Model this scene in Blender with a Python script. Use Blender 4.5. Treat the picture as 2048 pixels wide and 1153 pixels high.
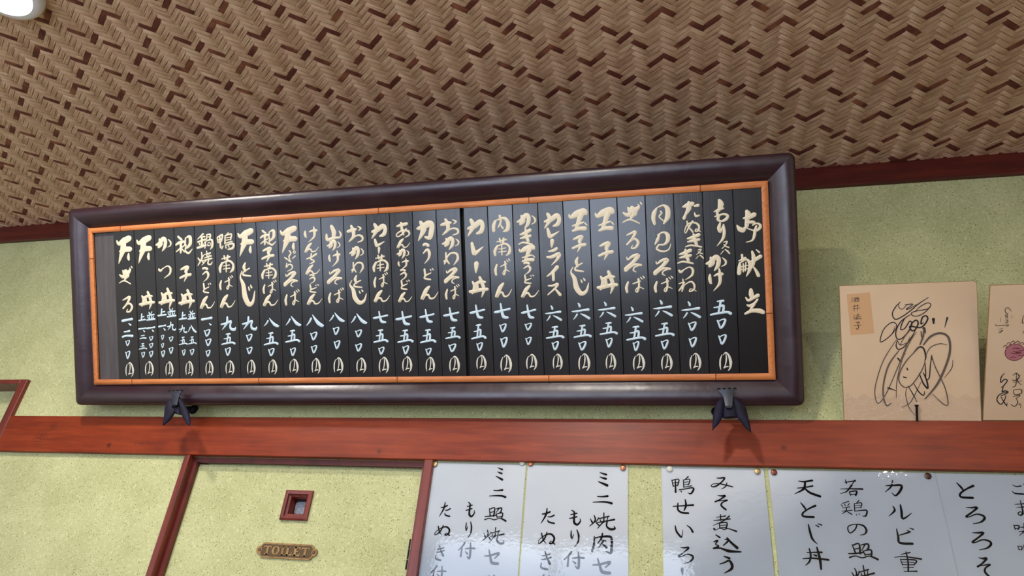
import bpy, math, random
from mathutils import Vector, Matrix
random.seed(7)
for o in list(bpy.data.objects): bpy.data.objects.remove(o)
scene = bpy.context.scene
col = scene.collection
CZ = 1.49                                   # eye height of the camera above the floor
FPX = 1367.47
R = [[0.97262243, -0.03862672, -0.22915844],
     [0.21667064, 0.5072464, 0.83411925],
     [0.0840205, -0.86093499, 0.50172851]]  # rows: world x, y, z in camera (right, down, forward)
# ---------------------------------------------------------------- camera
cam = bpy.data.cameras.new('camera'); cam.sensor_width = 36; cam.lens = 36 * FPX / 2048
cam.clip_start = 0.02
co = bpy.data.objects.new('camera', cam); col.objects.link(co)
M3 = Matrix(((R[0][0], -R[0][1], -R[0][2]), (R[1][0], -R[1][1], -R[1][2]), (R[2][0], -R[2][1], -R[2][2])))
co.matrix_world = Matrix.Translation((0, 0, CZ)) @ M3.to_4x4()
scene.camera = co
# ---------------------------------------------------------------- world, exposure
w = bpy.data.worlds.new('world'); scene.world = w; w.use_nodes = True
w.node_tree.nodes['Background'].inputs[0].default_value = (0.75, 0.86, 1, 1)
w.node_tree.nodes['Background'].inputs[1].default_value = 0.6
vs = scene.view_settings
vs.view_transform = 'Standard'; vs.look = 'None'; vs.gamma = 1; vs.use_curve_mapping = False
vs.exposure = 0.15
LAMP_W = 14.0
DAY = 5.4
LAMPS_AND_FILL = [(-1.308, 0.624), (-0.30, 0.115), (1.05, -0.8), (-1.6, -0.9)]  # third is an added fill light brightening the right-hand posters, without a fixture
CEIL = CZ + 1.1515
def disk_light(x, y, power):
    l = bpy.data.lights.new('lamp_or_fill_light', 'AREA'); l.shape = 'DISK'; l.size = 0.125; l.energy = power
    l.color = (1.0, 0.94, 0.85)
    o = bpy.data.objects.new('lamp_or_fill_light', l); o.location = (x, y, CEIL - 0.0245); col.objects.link(o)
for (x, y), k in zip(LAMPS_AND_FILL, (0.85, 1.5, 1.5, 0.4)):
    disk_light(x, y, LAMP_W * k)
# ---------------------------------------------------------------- helpers
def ray(px, py):
    a, b = px - 1024, py - 576.5
    return [r[0] * a + r[1] * b + r[2] * FPX for r in R]
def wall_at(px, py, Y):
    d = ray(px, py); s = Y / d[1]; return d[0] * s, CZ + d[2] * s
TH = math.radians(31)
BO = (-1.484, 1.355, CZ + 0.519)           # lower left front corner of the menu board
def tilted_at(px, py, org, th, h=0.0):
    n = (0, -math.cos(th), -math.sin(th)); d = ray(px, py)
    p = [org[0] + n[0] * h, org[1] + n[1] * h, org[2] - CZ + n[2] * h]
    s = sum(a * b for a, b in zip(p, n)) / sum(a * b for a, b in zip(d, n))
    q = [d[i] * s - (org[0], org[1], org[2] - CZ)[i] for i in range(3)]
    return q[0], -q[1] * math.sin(th) + q[2] * math.cos(th)
class MB:
    def __init__(s): s.v = []; s.f = []; s.m = []; s.uv = []
    def quad(s, vs_, m=0, uv=None):
        b = len(s.v); s.v += [tuple(p) for p in vs_]; s.f.append(tuple(range(b, b + len(vs_)))); s.m.append(m)
    def box(s, x0, x1, y0, y1, z0, z1, m=0):
        b = len(s.v)
        s.v += [(x, y, z) for z in (z0, z1) for y in (y0, y1) for x in (x0, x1)]
        for f in ((0, 2, 3, 1), (4, 5, 7, 6), (0, 1, 5, 4), (2, 6, 7, 3), (0, 4, 6, 2), (1, 3, 7, 5)):
            s.f.append(tuple(b + i for i in f)); s.m.append(m)
    def bbox(s, x0, x1, y0, y1, z0, z1, c, m=0):
        """box in a surface frame (z towards the viewer) with chamfered front edges"""
        b = len(s.v)
        s.v += [(x0, y0, z0), (x1, y0, z0), (x1, y1, z0), (x0, y1, z0),
                (x0, y0, z1 - c), (x1, y0, z1 - c), (x1, y1, z1 - c), (x0, y1, z1 - c),
                (x0 + c, y0 + c, z1), (x1 - c, y0 + c, z1), (x1 - c, y1 - c, z1), (x0 + c, y1 - c, z1)]
        fs = [(3, 2, 1, 0), (8, 9, 10, 11)]
        for i in range(4):
            j = (i + 1) % 4; fs += [(i, j, 4 + j, 4 + i), (4 + i, 4 + j, 8 + j, 8 + i)]
        for f in fs: s.f.append(tuple(b + i for i in f)); s.m.append(m)
    def grid(s, rows, closed=False, m=0):
        b = len(s.v); n = len(rows[0])
        for r in rows: s.v += [tuple(p) for p in r]
        for i in range(len(rows) - 1):
            for j in range(n if closed else n - 1):
                k = (j + 1) % n
                s.f.append((b + i * n + j, b + i * n + k, b + (i + 1) * n + k, b + (i + 1) * n + j)); s.m.append(m)
    def prism(s, pts, z0, z1, m=0, inset=0.0):
        b = len(s.v); n = len(pts)
        s.v += [(x, y, z0) for x, y in pts] + [(x, y, z1) for x, y in pts]
        s.f.append(tuple(range(b + n - 1, b - 1, -1))); s.m.append(m)
        s.f.append(tuple(range(b + n, b + 2 * n))); s.m.append(m)
        for i in range(n):
            j = (i + 1) % n; s.f.append((b + i, b + j, b + n + j, b + n + i)); s.m.append(m)
    def cyl(s, cx, cy, z0, z1, r0, r1=None, n=24, m=0):
        r1 = r0 if r1 is None else r1
        ring = lambda r, z: [(cx + r * math.cos(6.28318 * i / n), cy + r * math.sin(6.28318 * i / n), z) for i in range(n)]
        b = len(s.v); s.v += ring(r0, z0) + ring(r1, z1)
        s.f.append(tuple(range(b + n - 1, b - 1, -1))); s.m.append(m)
        s.f.append(tuple(range(b + n, b + 2 * n))); s.m.append(m)
        for i in range(n):
            j = (i + 1) % n; s.f.append((b + i, b + j, b + n + j, b + n + i)); s.m.append(m)
    def build(s, name, mats, parent=None, smooth=None, uv=None, **props):
        me = bpy.data.meshes.new(name); me.from_pydata(s.v, [], s.f)
        for mt in (mats if isinstance(mats, (list, tuple)) else [mats]): me.materials.append(mt)
        me.polygons.foreach_set('material_index', s.m)
        if smooth is not None:
            me.shade_smooth(); me.set_sharp_from_angle(angle=math.radians(smooth))
        if uv is not None:
            l = me.uv_layers.new(name='UVMap')
            for lp in me.loops: l.data[lp.index].uv = uv[lp.vertex_index]
        me.validate(); me.update()
        o = bpy.data.objects.new(name, me); col.objects.link(o)
        if parent is not None: o.parent = parent
        for k, v_ in props.items(): o[k] = v_
        return o
def empty(name, loc, tilt=None, **props):
    o = bpy.data.objects.new(name, None); o.empty_display_size = 0.05; o.location = loc
    if tilt is not None: o.rotation_euler = (math.radians(90) + tilt, 0, 0)
    col.objects.link(o)
    for k, v_ in props.items(): o[k] = v_
    return o
def spline(pts, sub=4):
    out = []
    n = len(pts)
    if n == 2: sub = 3
    for i in range(n - 1):
        p0, p1, p2, p3 = pts[max(i - 1, 0)], pts[i], pts[i + 1], pts[min(i + 2, n - 1)]
        for k in range(sub):
            t = k / sub
            q = [0.5 * (2 * p1[d] + (p2[d] - p0[d]) * t + (2 * p0[d] - 5 * p1[d] + 4 * p2[d] - p3[d]) * t * t
                        + (3 * p1[d] - p0[d] - 3 * p2[d] + p3[d]) * t ** 3) for d in (0, 1)]
            out.append((q[0], q[1], p1[2] + (p2[2] - p1[2]) * t))
    out.append(tuple(pts[-1])); return out
def brush(mb, pts, z, dome, m=0, sub=4):
    """one brush stroke as a ribbon with rounded ends; dome > 0 gives a raised bead of paint"""
    P = spline(pts, sub)
    def ext(a, b):
        dx, dy = a[0] - b[0], a[1] - b[1]; l = math.hypot(dx, dy) or 1e-9; dx /= l; dy /= l; w_ = a[2]
        return [(a[0] + dx * w_ * .45, a[1] + dy * w_ * .45, w_ * .12), (a[0] + dx * w_ * .3, a[1] + dy * w_ * .3, w_ * .66)]
    P = ext(P[0], P[1]) + P + ext(P[-1], P[-2])[::-1]
    rows = []
    for i, p in enumerate(P):
        a, b = P[max(i - 1, 0)], P[min(i + 1, len(P) - 1)]
        dx, dy = b[0] - a[0], b[1] - a[1]; l = math.hypot(dx, dy) or 1e-9
        nx, ny = -dy / l, dx / l; h = p[2] / 2
        L = (p[0] + nx * h, p[1] + ny * h); Q = (p[0] - nx * h, p[1] - ny * h)
        if dome > 0:
            dz = min(dome, p[2] * 0.16)
            c = 0.62
            rows.append([(L[0], L[1], z), (p[0] + nx * h * c, p[1] + ny * h * c, z + dz),
                         (p[0] - nx * h * c, p[1] - ny * h * c, z + dz), (Q[0], Q[1], z)])
        else:
            rows.append([(L[0], L[1], z), (Q[0], Q[1], z)])
    rows = [r[::-1] for r in rows]
    mb.grid(rows, m=m)
# ---------------------------------------------------------------- materials
def srgb(r, g, b):
    f = lambda c: (c / 255 / 12.92) if c / 255 <= 0.04045 else ((c / 255 + 0.055) / 1.055) ** 2.4
    return (f(r), f(g), f(b), 1)
class NT:
    def __init__(s, name):
        s.mat = bpy.data.materials.new(name); s.mat.use_nodes = True; s.t = s.mat.node_tree
        s.b = s.t.nodes['Principled BSDF']; s.out = s.t.nodes['Material Output']
    def n(s, typ, **kw):
        nd = s.t.nodes.new(typ)
        for k, v_ in kw.items():
            if k.startswith('i_'): nd.inputs[int(k[2:])].default_value = v_
            else: setattr(nd, k, v_)
        return nd
    def l(s, a, b): s.t.links.new(a, b)
    def set(s, **kw):
        for k, v_ in kw.items(): s.b.inputs[k.replace('_', ' ')].default_value = v_
        return s
    def coords(s, scale=(1, 1, 1), rot=(0, 0, 0), kind='Object', loc=(0, 0, 0)):
        tc = s.n('ShaderNodeTexCoord'); mp = s.n('ShaderNodeMapping')
        mp.inputs['Scale'].default_value = scale; mp.inputs['Rotation'].default_value = rot; mp.inputs['Location'].default_value = loc
        s.l(tc.outputs[kind], mp.inputs['Vector']); return mp.outputs['Vector']
    def noise(s, vec, scale=5, detail=4, rough=.55, dist=0):
        nd = s.n('ShaderNodeTexNoise'); nd.inputs['Scale'].default_value = scale; nd.inputs['Detail'].default_value = detail
        nd.inputs['Roughness'].default_value = rough; nd.inputs['Distortion'].default_value = dist
        if vec: s.l(vec, nd.inputs['Vector'])
        return nd.outputs['Fac']
    def ramp(s, fac, stops, interp='LINEAR'):
        nd = s.n('ShaderNodeValToRGB'); cr = nd.color_ramp; cr.interpolation = interp
        while len(cr.elements) < len(stops): cr.elements.new(0.5)
        for e, (p, c) in zip(cr.elements, stops): e.position = p; e.color = c
        s.l(fac, nd.inputs['Fac']); return nd.outputs['Color']
    def mix(s, fac, a, b, mode='MIX'):
        nd = s.n('ShaderNodeMix', data_type='RGBA', blend_type=mode)
        for sock, val in ((nd.inputs[0], fac), (nd.inputs[6], a), (nd.inputs[7], b)):
            if hasattr(val, 'is_linked') or isinstance(val, bpy.types.NodeSocket): s.l(val, sock)
            else: sock.default_value = val
        return nd.outputs[2]
    def math(s, op, a, b=0.0, clamp=False):
        nd = s.n('ShaderNodeMath', operation=op); nd.use_clamp = clamp
        for sock, val in ((nd.inputs[0], a), (nd.inputs[1], b)):
            if isinstance(val, bpy.types.NodeSocket): s.l(val, sock)
            else: sock.default_value = val
        return nd.outputs[0]
    def color(s, c): s.l(c, s.b.inputs['Base Color']) if isinstance(c, bpy.types.NodeSocket) else s.set(Base_Color=c)
    def bump(s, h, strength=.3, dist=.001):
        nd = s.n('ShaderNodeBump'); nd.inputs['Strength'].default_value = strength; nd.inputs['Distance'].default_value = dist
        s.l(h, nd.inputs['Height']); s.l(nd.outputs['Normal'], s.b.inputs['Normal'])
def plain(name, c, rough=.5, metal=0, spec=.5, coat=0):
    m = NT(name); m.set(Base_Color=c, Roughness=rough, Metallic=metal, Specular_IOR_Level=spec, Coat_Weight=coat); return m.mat
def wood(name, dark, mid, light, stretch, rough=.4, scale=30, bump=.15, knots=False, spec=.5, coat=0.0):
    m = NT(name); v = m.coords(stretch)
    n1 = m.noise(v, scale, 6, .6, .4); n2 = m.noise(v, scale * 5, 3, .6)
    c = m.ramp(n1, [(.3, dark), (.52, mid), (.72, light)])
    c = m.mix(m.math('MULTIPLY', n2, .35), c, dark)
    big = m.noise(m.coords((2, 2, 2)), 2.2, 3)
    c = m.mix(m.ramp(big, [(.4, (0, 0, 0, 1)), (.7, (.45, .45, .45, 1))]), c, light)
    if knots:
        vo = m.n('ShaderNodeTexVoronoi'); vo.inputs['Scale'].default_value = 1.0; m.l(m.coords((2.3, 3, 17)), vo.inputs['Vector'])
        k = m.ramp(vo.outputs['Distance'], [(.03, (1, 1, 1, 1)), (.12, (0, 0, 0, 1))])
        fine = m.ramp(m.noise(m.coords((60, 60, 160)), 3, 3), [(.45, (0, 0, 0, 1)), (.62, (1, 1, 1, 1))])
        c = m.mix(m.mix(1.0, k, fine, 'MULTIPLY'), c, (.03, .008, .004, 1))
        spk = m.ramp(m.noise(m.coords((1, 1, 1)), 330, 2), [(.50, (0, 0, 0, 1)), (.60, (1, 1, 1, 1))])
        for kx, kz, kr in ((-1.60, CZ + .452, .020), (-1.572, CZ + .480, .013), (-1.38, CZ + .432, .006), (-.655, CZ + .428, .004), (.2, CZ + .45, .004)):
            vm = m.n('ShaderNodeVectorMath', operation='DISTANCE'); m.l(m.coords((1, 0, 1)), vm.inputs[0]); vm.inputs[1].default_value = (kx, 0, kz)
            d_ = m.ramp(vm.outputs['Value'], [(kr * .5, (.85, .85, .85, 1)), (kr * 1.3, (0, 0, 0, 1))])
            c = m.mix(m.mix(1.0, d_, spk, 'MULTIPLY') if kr > .01 else d_, c, (.022, .007, .004, 1))
    m.color(c); m.set(Roughness=rough, Specular_IOR_Level=spec, Coat_Weight=coat)
    m.bump(n2, bump, .0006); return m.mat
def plaster(name='green_straw_plaster'):
    m = NT(name)
    base = m.ramp(m.noise(m.coords((1, 1, 1)), 9, 5, .6), [(.35, srgb(170, 171, 124)), (.65, srgb(186, 186, 139))])
    grain = m.noise(m.coords((1, 1, 1)), 420, 3, .7)
    c = m.mix(m.ramp(grain, [(.36, (.6, .6, .6, 1)), (.5, (0, 0, 0, 1))]), base, srgb(146, 146, 88))
    tc = m.coords((1, 1, 1)); wob = m.n('ShaderNodeTexNoise'); wob.inputs['Scale'].default_value = 60; wob.inputs['Detail'].default_value = 1
    m.l(tc, wob.inputs['Vector'])
    add = m.n('ShaderNodeVectorMath', operation='MULTIPLY_ADD'); m.l(wob.outputs['Color'], add.inputs[0])
    add.inputs[1].default_value = (.012, 0, .012); m.l(tc, add.inputs[2])
    fib = None
    for k, ang in enumerate((0.3, 1.0, 1.75, 2.6)):
        rt = m.n('ShaderNodeVectorRotate'); rt.rotation_type = 'Y_AXIS'; rt.inputs['Angle'].default_value = ang
        m.l(add.outputs[0], rt.inputs['Vector'])
        mp = m.n('ShaderNodeMapping'); mp.inputs['Scale'].default_value = (48, 0, 620); mp.inputs['Location'].default_value = (k * 3.7, 0, k * 5.1)
        m.l(rt.outputs['Vector'], mp.inputs['Vector'])
        vo = m.n('ShaderNodeTexVoronoi'); vo.inputs['Scale'].default_value = 1; m.l(mp.outputs['Vector'], vo.inputs['Vector'])
        f = m.ramp(vo.outputs['Distance'], [(.12, (1, 1, 1, 1)), (.19, (0, 0, 0, 1))])
        fib = f if fib is None else m.mix(1.0, fib, f, 'ADD')
    c = m.mix(m.mix(1.0, fib, (.8, .8, .8, 1), 'MULTIPLY'), c, srgb(226, 220, 172))
    vo = m.n('ShaderNodeTexVoronoi'); vo.inputs['Scale'].default_value = 150; m.l(m.coords((1, 0, 1)), vo.inputs['Vector'])
    sp = m.ramp(vo.outputs['Distance'], [(.13, (.9, .9, .9, 1)), (.2, (0, 0, 0, 1))])
    c = m.mix(sp, c, srgb(105, 98, 55))
    m.color(c); m.set(Roughness=.93, Specular_IOR_Level=.15); m.bump(grain, .5, .0012); return m.mat
MAT = {}
MAT['plaster'] = plaster()
MAT['red_wood'] = wood('red_brown_beam_wood', srgb(94, 30, 10), srgb(124, 43, 14), srgb(146, 60, 24), (1.2, 6, 14), rough=.4, scale=6, knots=True, spec=.3)
MAT['red_wood_v'] = wood('red_brown_jamb_wood', srgb(84, 30, 24), srgb(112, 42, 32), srgb(130, 56, 42), (12, 6, 1), rough=.34, scale=7)
MAT['dark_wood'] = wood('dark_ceiling_rail_wood', srgb(58, 16, 12), srgb(84, 24, 18), srgb(104, 36, 24), (1, 6, 12), rough=.42, scale=6)
MAT['stop_wood'] = wood('dark_door_stop_wood', srgb(70, 20, 18), srgb(96, 32, 28), srgb(112, 44, 36), (6, 6, 3), rough=.4, scale=6)
def strip_mat(name, lo, mid, hi, groove):
    m = NT(name)
    v = m.coords((1, 1, 1), kind='UV')
    oi = m.n('ShaderNodeObjectInfo')
    cx = m.n('ShaderNodeCombineXYZ'); m.l(m.math('MULTIPLY', oi.outputs['Random'], 90), cx.inputs[0]); m.l(m.math('MULTIPLY', oi.outputs['Random'], 37), cx.inputs[1])
    ad = m.n('ShaderNodeVectorMath', operation='ADD'); m.l(v, ad.inputs[0]); m.l(cx.outputs[0], ad.inputs[1])
    def mp(sc):
        q = m.n('ShaderNodeMapping'); q.inputs['Scale'].default_value = sc; m.l(ad.outputs[0], q.inputs['Vector']); return q.outputs['Vector']
    seg = m.noise(mp((22, .2, 1)), 1.0, 2, .5)
    line = m.noise(mp((14, 9, 1)), 1.0, 3, .7)
    fine = m.noise(mp((300, 30, 1)), 1.0, 2, .6)
    c = m.ramp(seg, [(.3, lo), (.5, mid), (.7, hi)])
    c = m.mix(m.ramp(line, [(.40, (groove, groove, groove, 1)), (.52, (0, 0, 0, 1))]), c, tuple(x * .45 for x in lo[:3]) + (1,))
    c = m.mix(m.ramp(line, [(.60, (0, 0, 0, 1)), (.72, (groove * .7,) * 3 + (1,))]), c, tuple(min(1, x * 1.35) for x in hi[:3]) + (1,))
    c = m.mix(m.math('MULTIPLY', fine, .18), c, lo)
    m.color(c); m.set(Roughness=.6, Specular_IOR_Level=.25); m.bump(line, .7, .0008); return m.mat
MAT['strip_a'] = strip_mat('pale_woven_strip', srgb(194, 152, 122), srgb(218, 177, 145), srgb(235, 201, 168), .65)
MAT['strip_b'] = strip_mat('ribbed_woven_strip', srgb(188, 145, 114), srgb(212, 171, 139), srgb(233, 199, 165), 1.0)
MAT['strip_d'] = strip_mat('dark_woven_strip', srgb(88, 42, 34), srgb(108, 56, 44), srgb(156, 96, 68), .25)
m = NT('painted_frame_wood'); nz = m.noise(m.coords((3, 40, 40)), 3, 5, .6)
m.color(m.ramp(nz, [(.3, srgb(32, 13, 22)), (.6, srgb(44, 18, 27)), (.8, srgb(62, 24, 28))])); m.set(Roughness=.33, Specular_IOR_Level=.6, Coat_Weight=.22, Coat_Roughness=.3)
m.l(m.ramp(m.noise(m.coords((1, 1, 1)), 14, 4, .6), [(.3, (.28, .28, .28, 1)), (.7, (.44, .44, .44, 1))]), m.b.inputs['Roughness'])
m.bump(m.noise(m.coords((1, 1, 1)), 18, 3), .25, .004); MAT['frame'] = m.mat
MAT['bamboo'] = wood('orange_bamboo', srgb(168, 92, 42), srgb(196, 116, 58), srgb(214, 136, 76), (40, 40, 4), rough=.5, scale=4)
MAT['bamboo_h'] = wood('orange_bamboo_lengthwise', srgb(168, 92, 42), srgb(196, 116, 58), srgb(214, 136, 76), (4, 40, 40), rough=.5, scale=4)
MAT['node'] = plain('bamboo_node_brown', srgb(105, 48, 22), .7)
def lacquer(name, rib, rough):
    m = NT(name); g = m.noise(m.coords((1, .012, 1)), 430, 3, .75); wv = m.noise(m.coords((1, 1, 1)), 9, 2)
    oi = m.n('ShaderNodeObjectInfo')
    m.color(m.ramp(g, [(.3, srgb(7, 6, 9)), (.7, srgb(16, 14, 17))]))
    m.set(Roughness=rough, Specular_IOR_Level=.5, Coat_Weight=.7, Coat_Roughness=.15); m.bump(m.math('ADD', g, m.math('MULTIPLY', wv, .25)), rib, .0016); return m.mat
MAT['lac1'] = lacquer('black_lacquer_smooth', .10, .3)
MAT['lac2'] = lacquer('black_lacquer_ribbed', .8, .32)
MAT['blank'] = wood('grey_bare_plank', srgb(62, 56, 58), srgb(76, 70, 70), srgb(88, 82, 80), (30, 2, 30), rough=.6, scale=4)
MAT['black'] = plain('black_backing', srgb(8, 7, 8), .8)
MAT['cream'] = plain('cream_brush_paint', srgb(220, 206, 176), .4)
MAT['cream2'] = plain('pale_brush_paint', srgb(212, 208, 192), .4)
MAT['white'] = plain('bluish_white_brush_paint', srgb(196, 214, 222), .38)
MAT['ink'] = plain('black_print', srgb(8, 8, 13), .8, 0, .1)
m = NT('white_poster_paper'); m.color(m.ramp(m.noise(m.coords((1, 1, 1)), 6, 2), [(.3, srgb(200, 202, 204)), (.7, srgb(208, 210, 211))])); m.set(Roughness=.7); MAT['paper'] = m.mat
m = NT('clear_laminate')   # thin clear film: sharp reflections over a see-through sheet
tr = m.n('ShaderNodeBsdfTransparent'); gl = m.n('ShaderNodeBsdfGlossy'); gl.inputs['Roughness'].default_value = .03
fr = m.n('ShaderNodeFresnel'); fr.inputs['IOR'].default_value = 1.72; mx = m.n('ShaderNodeMixShader')
bp_ = m.n('ShaderNodeBump'); bp_.inputs['Strength'].default_value = .09; bp_.inputs['Distance'].default_value = .0012
hh = m.math('ADD', m.noise(m.coords((1, 1, 1)), 150, 2), m.math('MULTIPLY', m.noise(m.coords((1, 1, 1)), 7, 1), 5.0))
m.l(hh, bp_.inputs['Height']); m.l(bp_.outputs['Normal'], gl.inputs['Normal']); m.l(bp_.outputs['Normal'], fr.inputs['Normal'])
m.l(fr.outputs[0], mx.inputs[0]); m.l(tr.outputs[0], mx.inputs[1]); m.l(gl.outputs[0], mx.inputs[2]); m.l(mx.outputs[0], m.out.inputs['Surface'])
MAT['film'] = m.mat
m = NT('wrinkled_clear_wrap'); tr = m.n('ShaderNodeBsdfTransparent'); gl = m.n('ShaderNodeBsdfGlossy'); gl.inputs['Roughness'].default_value = .12
mx = m.n('ShaderNodeMixShader'); bp_ = m.n('ShaderNodeBump'); bp_.inputs['Strength'].default_value = 1; bp_.inputs['Distance'].default_value = .006
m.l(m.noise(m.coords((1, 2.5, 1)), 45, 3, .6, 1.5), bp_.inputs['Height']); m.l(bp_.outputs['Normal'], gl.inputs['Normal'])
mx.inputs[0].default_value = .1; m.l(tr.outputs[0], mx.inputs[1]); m.l(gl.outputs[0], mx.inputs[2]); m.l(mx.outputs[0], m.out.inputs['Surface'])
MAT['wrap'] = m.mat
MAT['iron'] = plain('blackened_iron', srgb(58, 60, 66), .42, .6)
MAT['iron_d'] = plain('black_iron_plate', srgb(16, 16, 20), .35, .3)
m = NT('navy_cushion_cloth'); m.color(m.ramp(m.noise(m.coords((1, 1, 1)), 40, 3), [(.35, srgb(9, 8, 17)), (.7, srgb(28, 22, 50))])); m.set(Roughness=.7, Specular_IOR_Level=.25)
m.bump(m.noise(m.coords((1, 1, 1)), 60, 2), .4, .002); MAT['navy'] = m.mat
m = NT('autograph_card_paper'); m.color(m.ramp(m.noise(m.coords((1, 1, 1)), 5, 3), [(.3, srgb(206, 174, 140)), (.7, srgb(218, 188, 154))])); m.set(Roughness=.75)
MAT['card'] = m.mat
MAT['card_edge'] = plain('gilt_card_edge', srgb(150, 108, 60), .5)
MAT['label'] = plain('tan_name_label', srgb(204, 158, 112), .7)
MAT['pen'] = plain('black_felt_pen', srgb(28, 24, 26), .6)
MAT['pen_l'] = plain('worn_grey_felt_pen', srgb(92, 76, 64), .7)
MAT['seal'] = plain('dark_red_stamp_ink', srgb(96, 22, 38), .7)
MAT['seal_l'] = plain('pale_red_stamp_ink', srgb(172, 106, 110), .7)
m = NT('aged_brass'); nz = m.noise(m.coords((1, 1, 1)), 90, 4)
m.color(m.ramp(nz, [(.3, srgb(118, 88, 48)), (.7, srgb(166, 130, 80))])); m.set(Roughness=.45, Metallic=.55); MAT['brass'] = m.mat
MAT['brass_d'] = plain('dark_brass_recess', srgb(88, 68, 40), .6, .4)
MAT['outline'] = plain('dark_recess_line', srgb(44, 30, 20), .7)
m = NT('frosted_glass'); nz = m.noise(m.coords((1, 1, 1)), 520, 2, .7)
m.color(m.ramp(nz, [(.35, srgb(50, 56, 66)), (.65, srgb(140, 146, 156))])); m.set(Roughness=.35); m.bump(nz, .6, .001); MAT['frost'] = m.mat
m = NT('lit_lamp_diffuser'); m.set(Base_Color=(1, 1, 1, 1), Emission_Color=(1, .98, .97, 1), Emission_Strength=9.0); MAT['lit'] = m.mat
MAT['lamp_rim'] = plain('white_lamp_rim', srgb(236, 234, 246), .4)
m = NT('daylit_window_pane'); m.set(Base_Color=(0, 0, 0, 1), Roughness=.2, Emission_Color=(.71, .81, 1, 1), Emission_Strength=DAY); MAT['day'] = m.mat
MAT['room'] = plain('pale_room_plaster', srgb(146, 140, 122), .9)
MAT['side'] = plain('white_side_wall', srgb(222, 216, 200), .9)
MAT['floor'] = wood('brown_floor_boards', srgb(66, 46, 34), srgb(84, 60, 44), srgb(98, 72, 54), (1, 10, 1), rough=.4, scale=3)
MAT['ceil'] = plain('ceiling_board', srgb(112, 78, 56), .7)
MAT['panelw'] = wood('brown_shopfront_wood', srgb(70, 40, 26), srgb(96, 58, 38), srgb(116, 74, 50), (8, 8, 1), rough=.45, scale=4)
TACK = {k: plain(k, c, .35, .7) for k, c in dict(brass_tack=srgb(176, 150, 100), copper_tack=srgb(178, 112, 76), brown_tack=srgb(120, 68, 52), dark_tack=srgb(78, 54, 46)).items()}
TACK['pale_tack'] = plain('pale_tack', srgb(200, 196, 178), .4)
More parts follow.
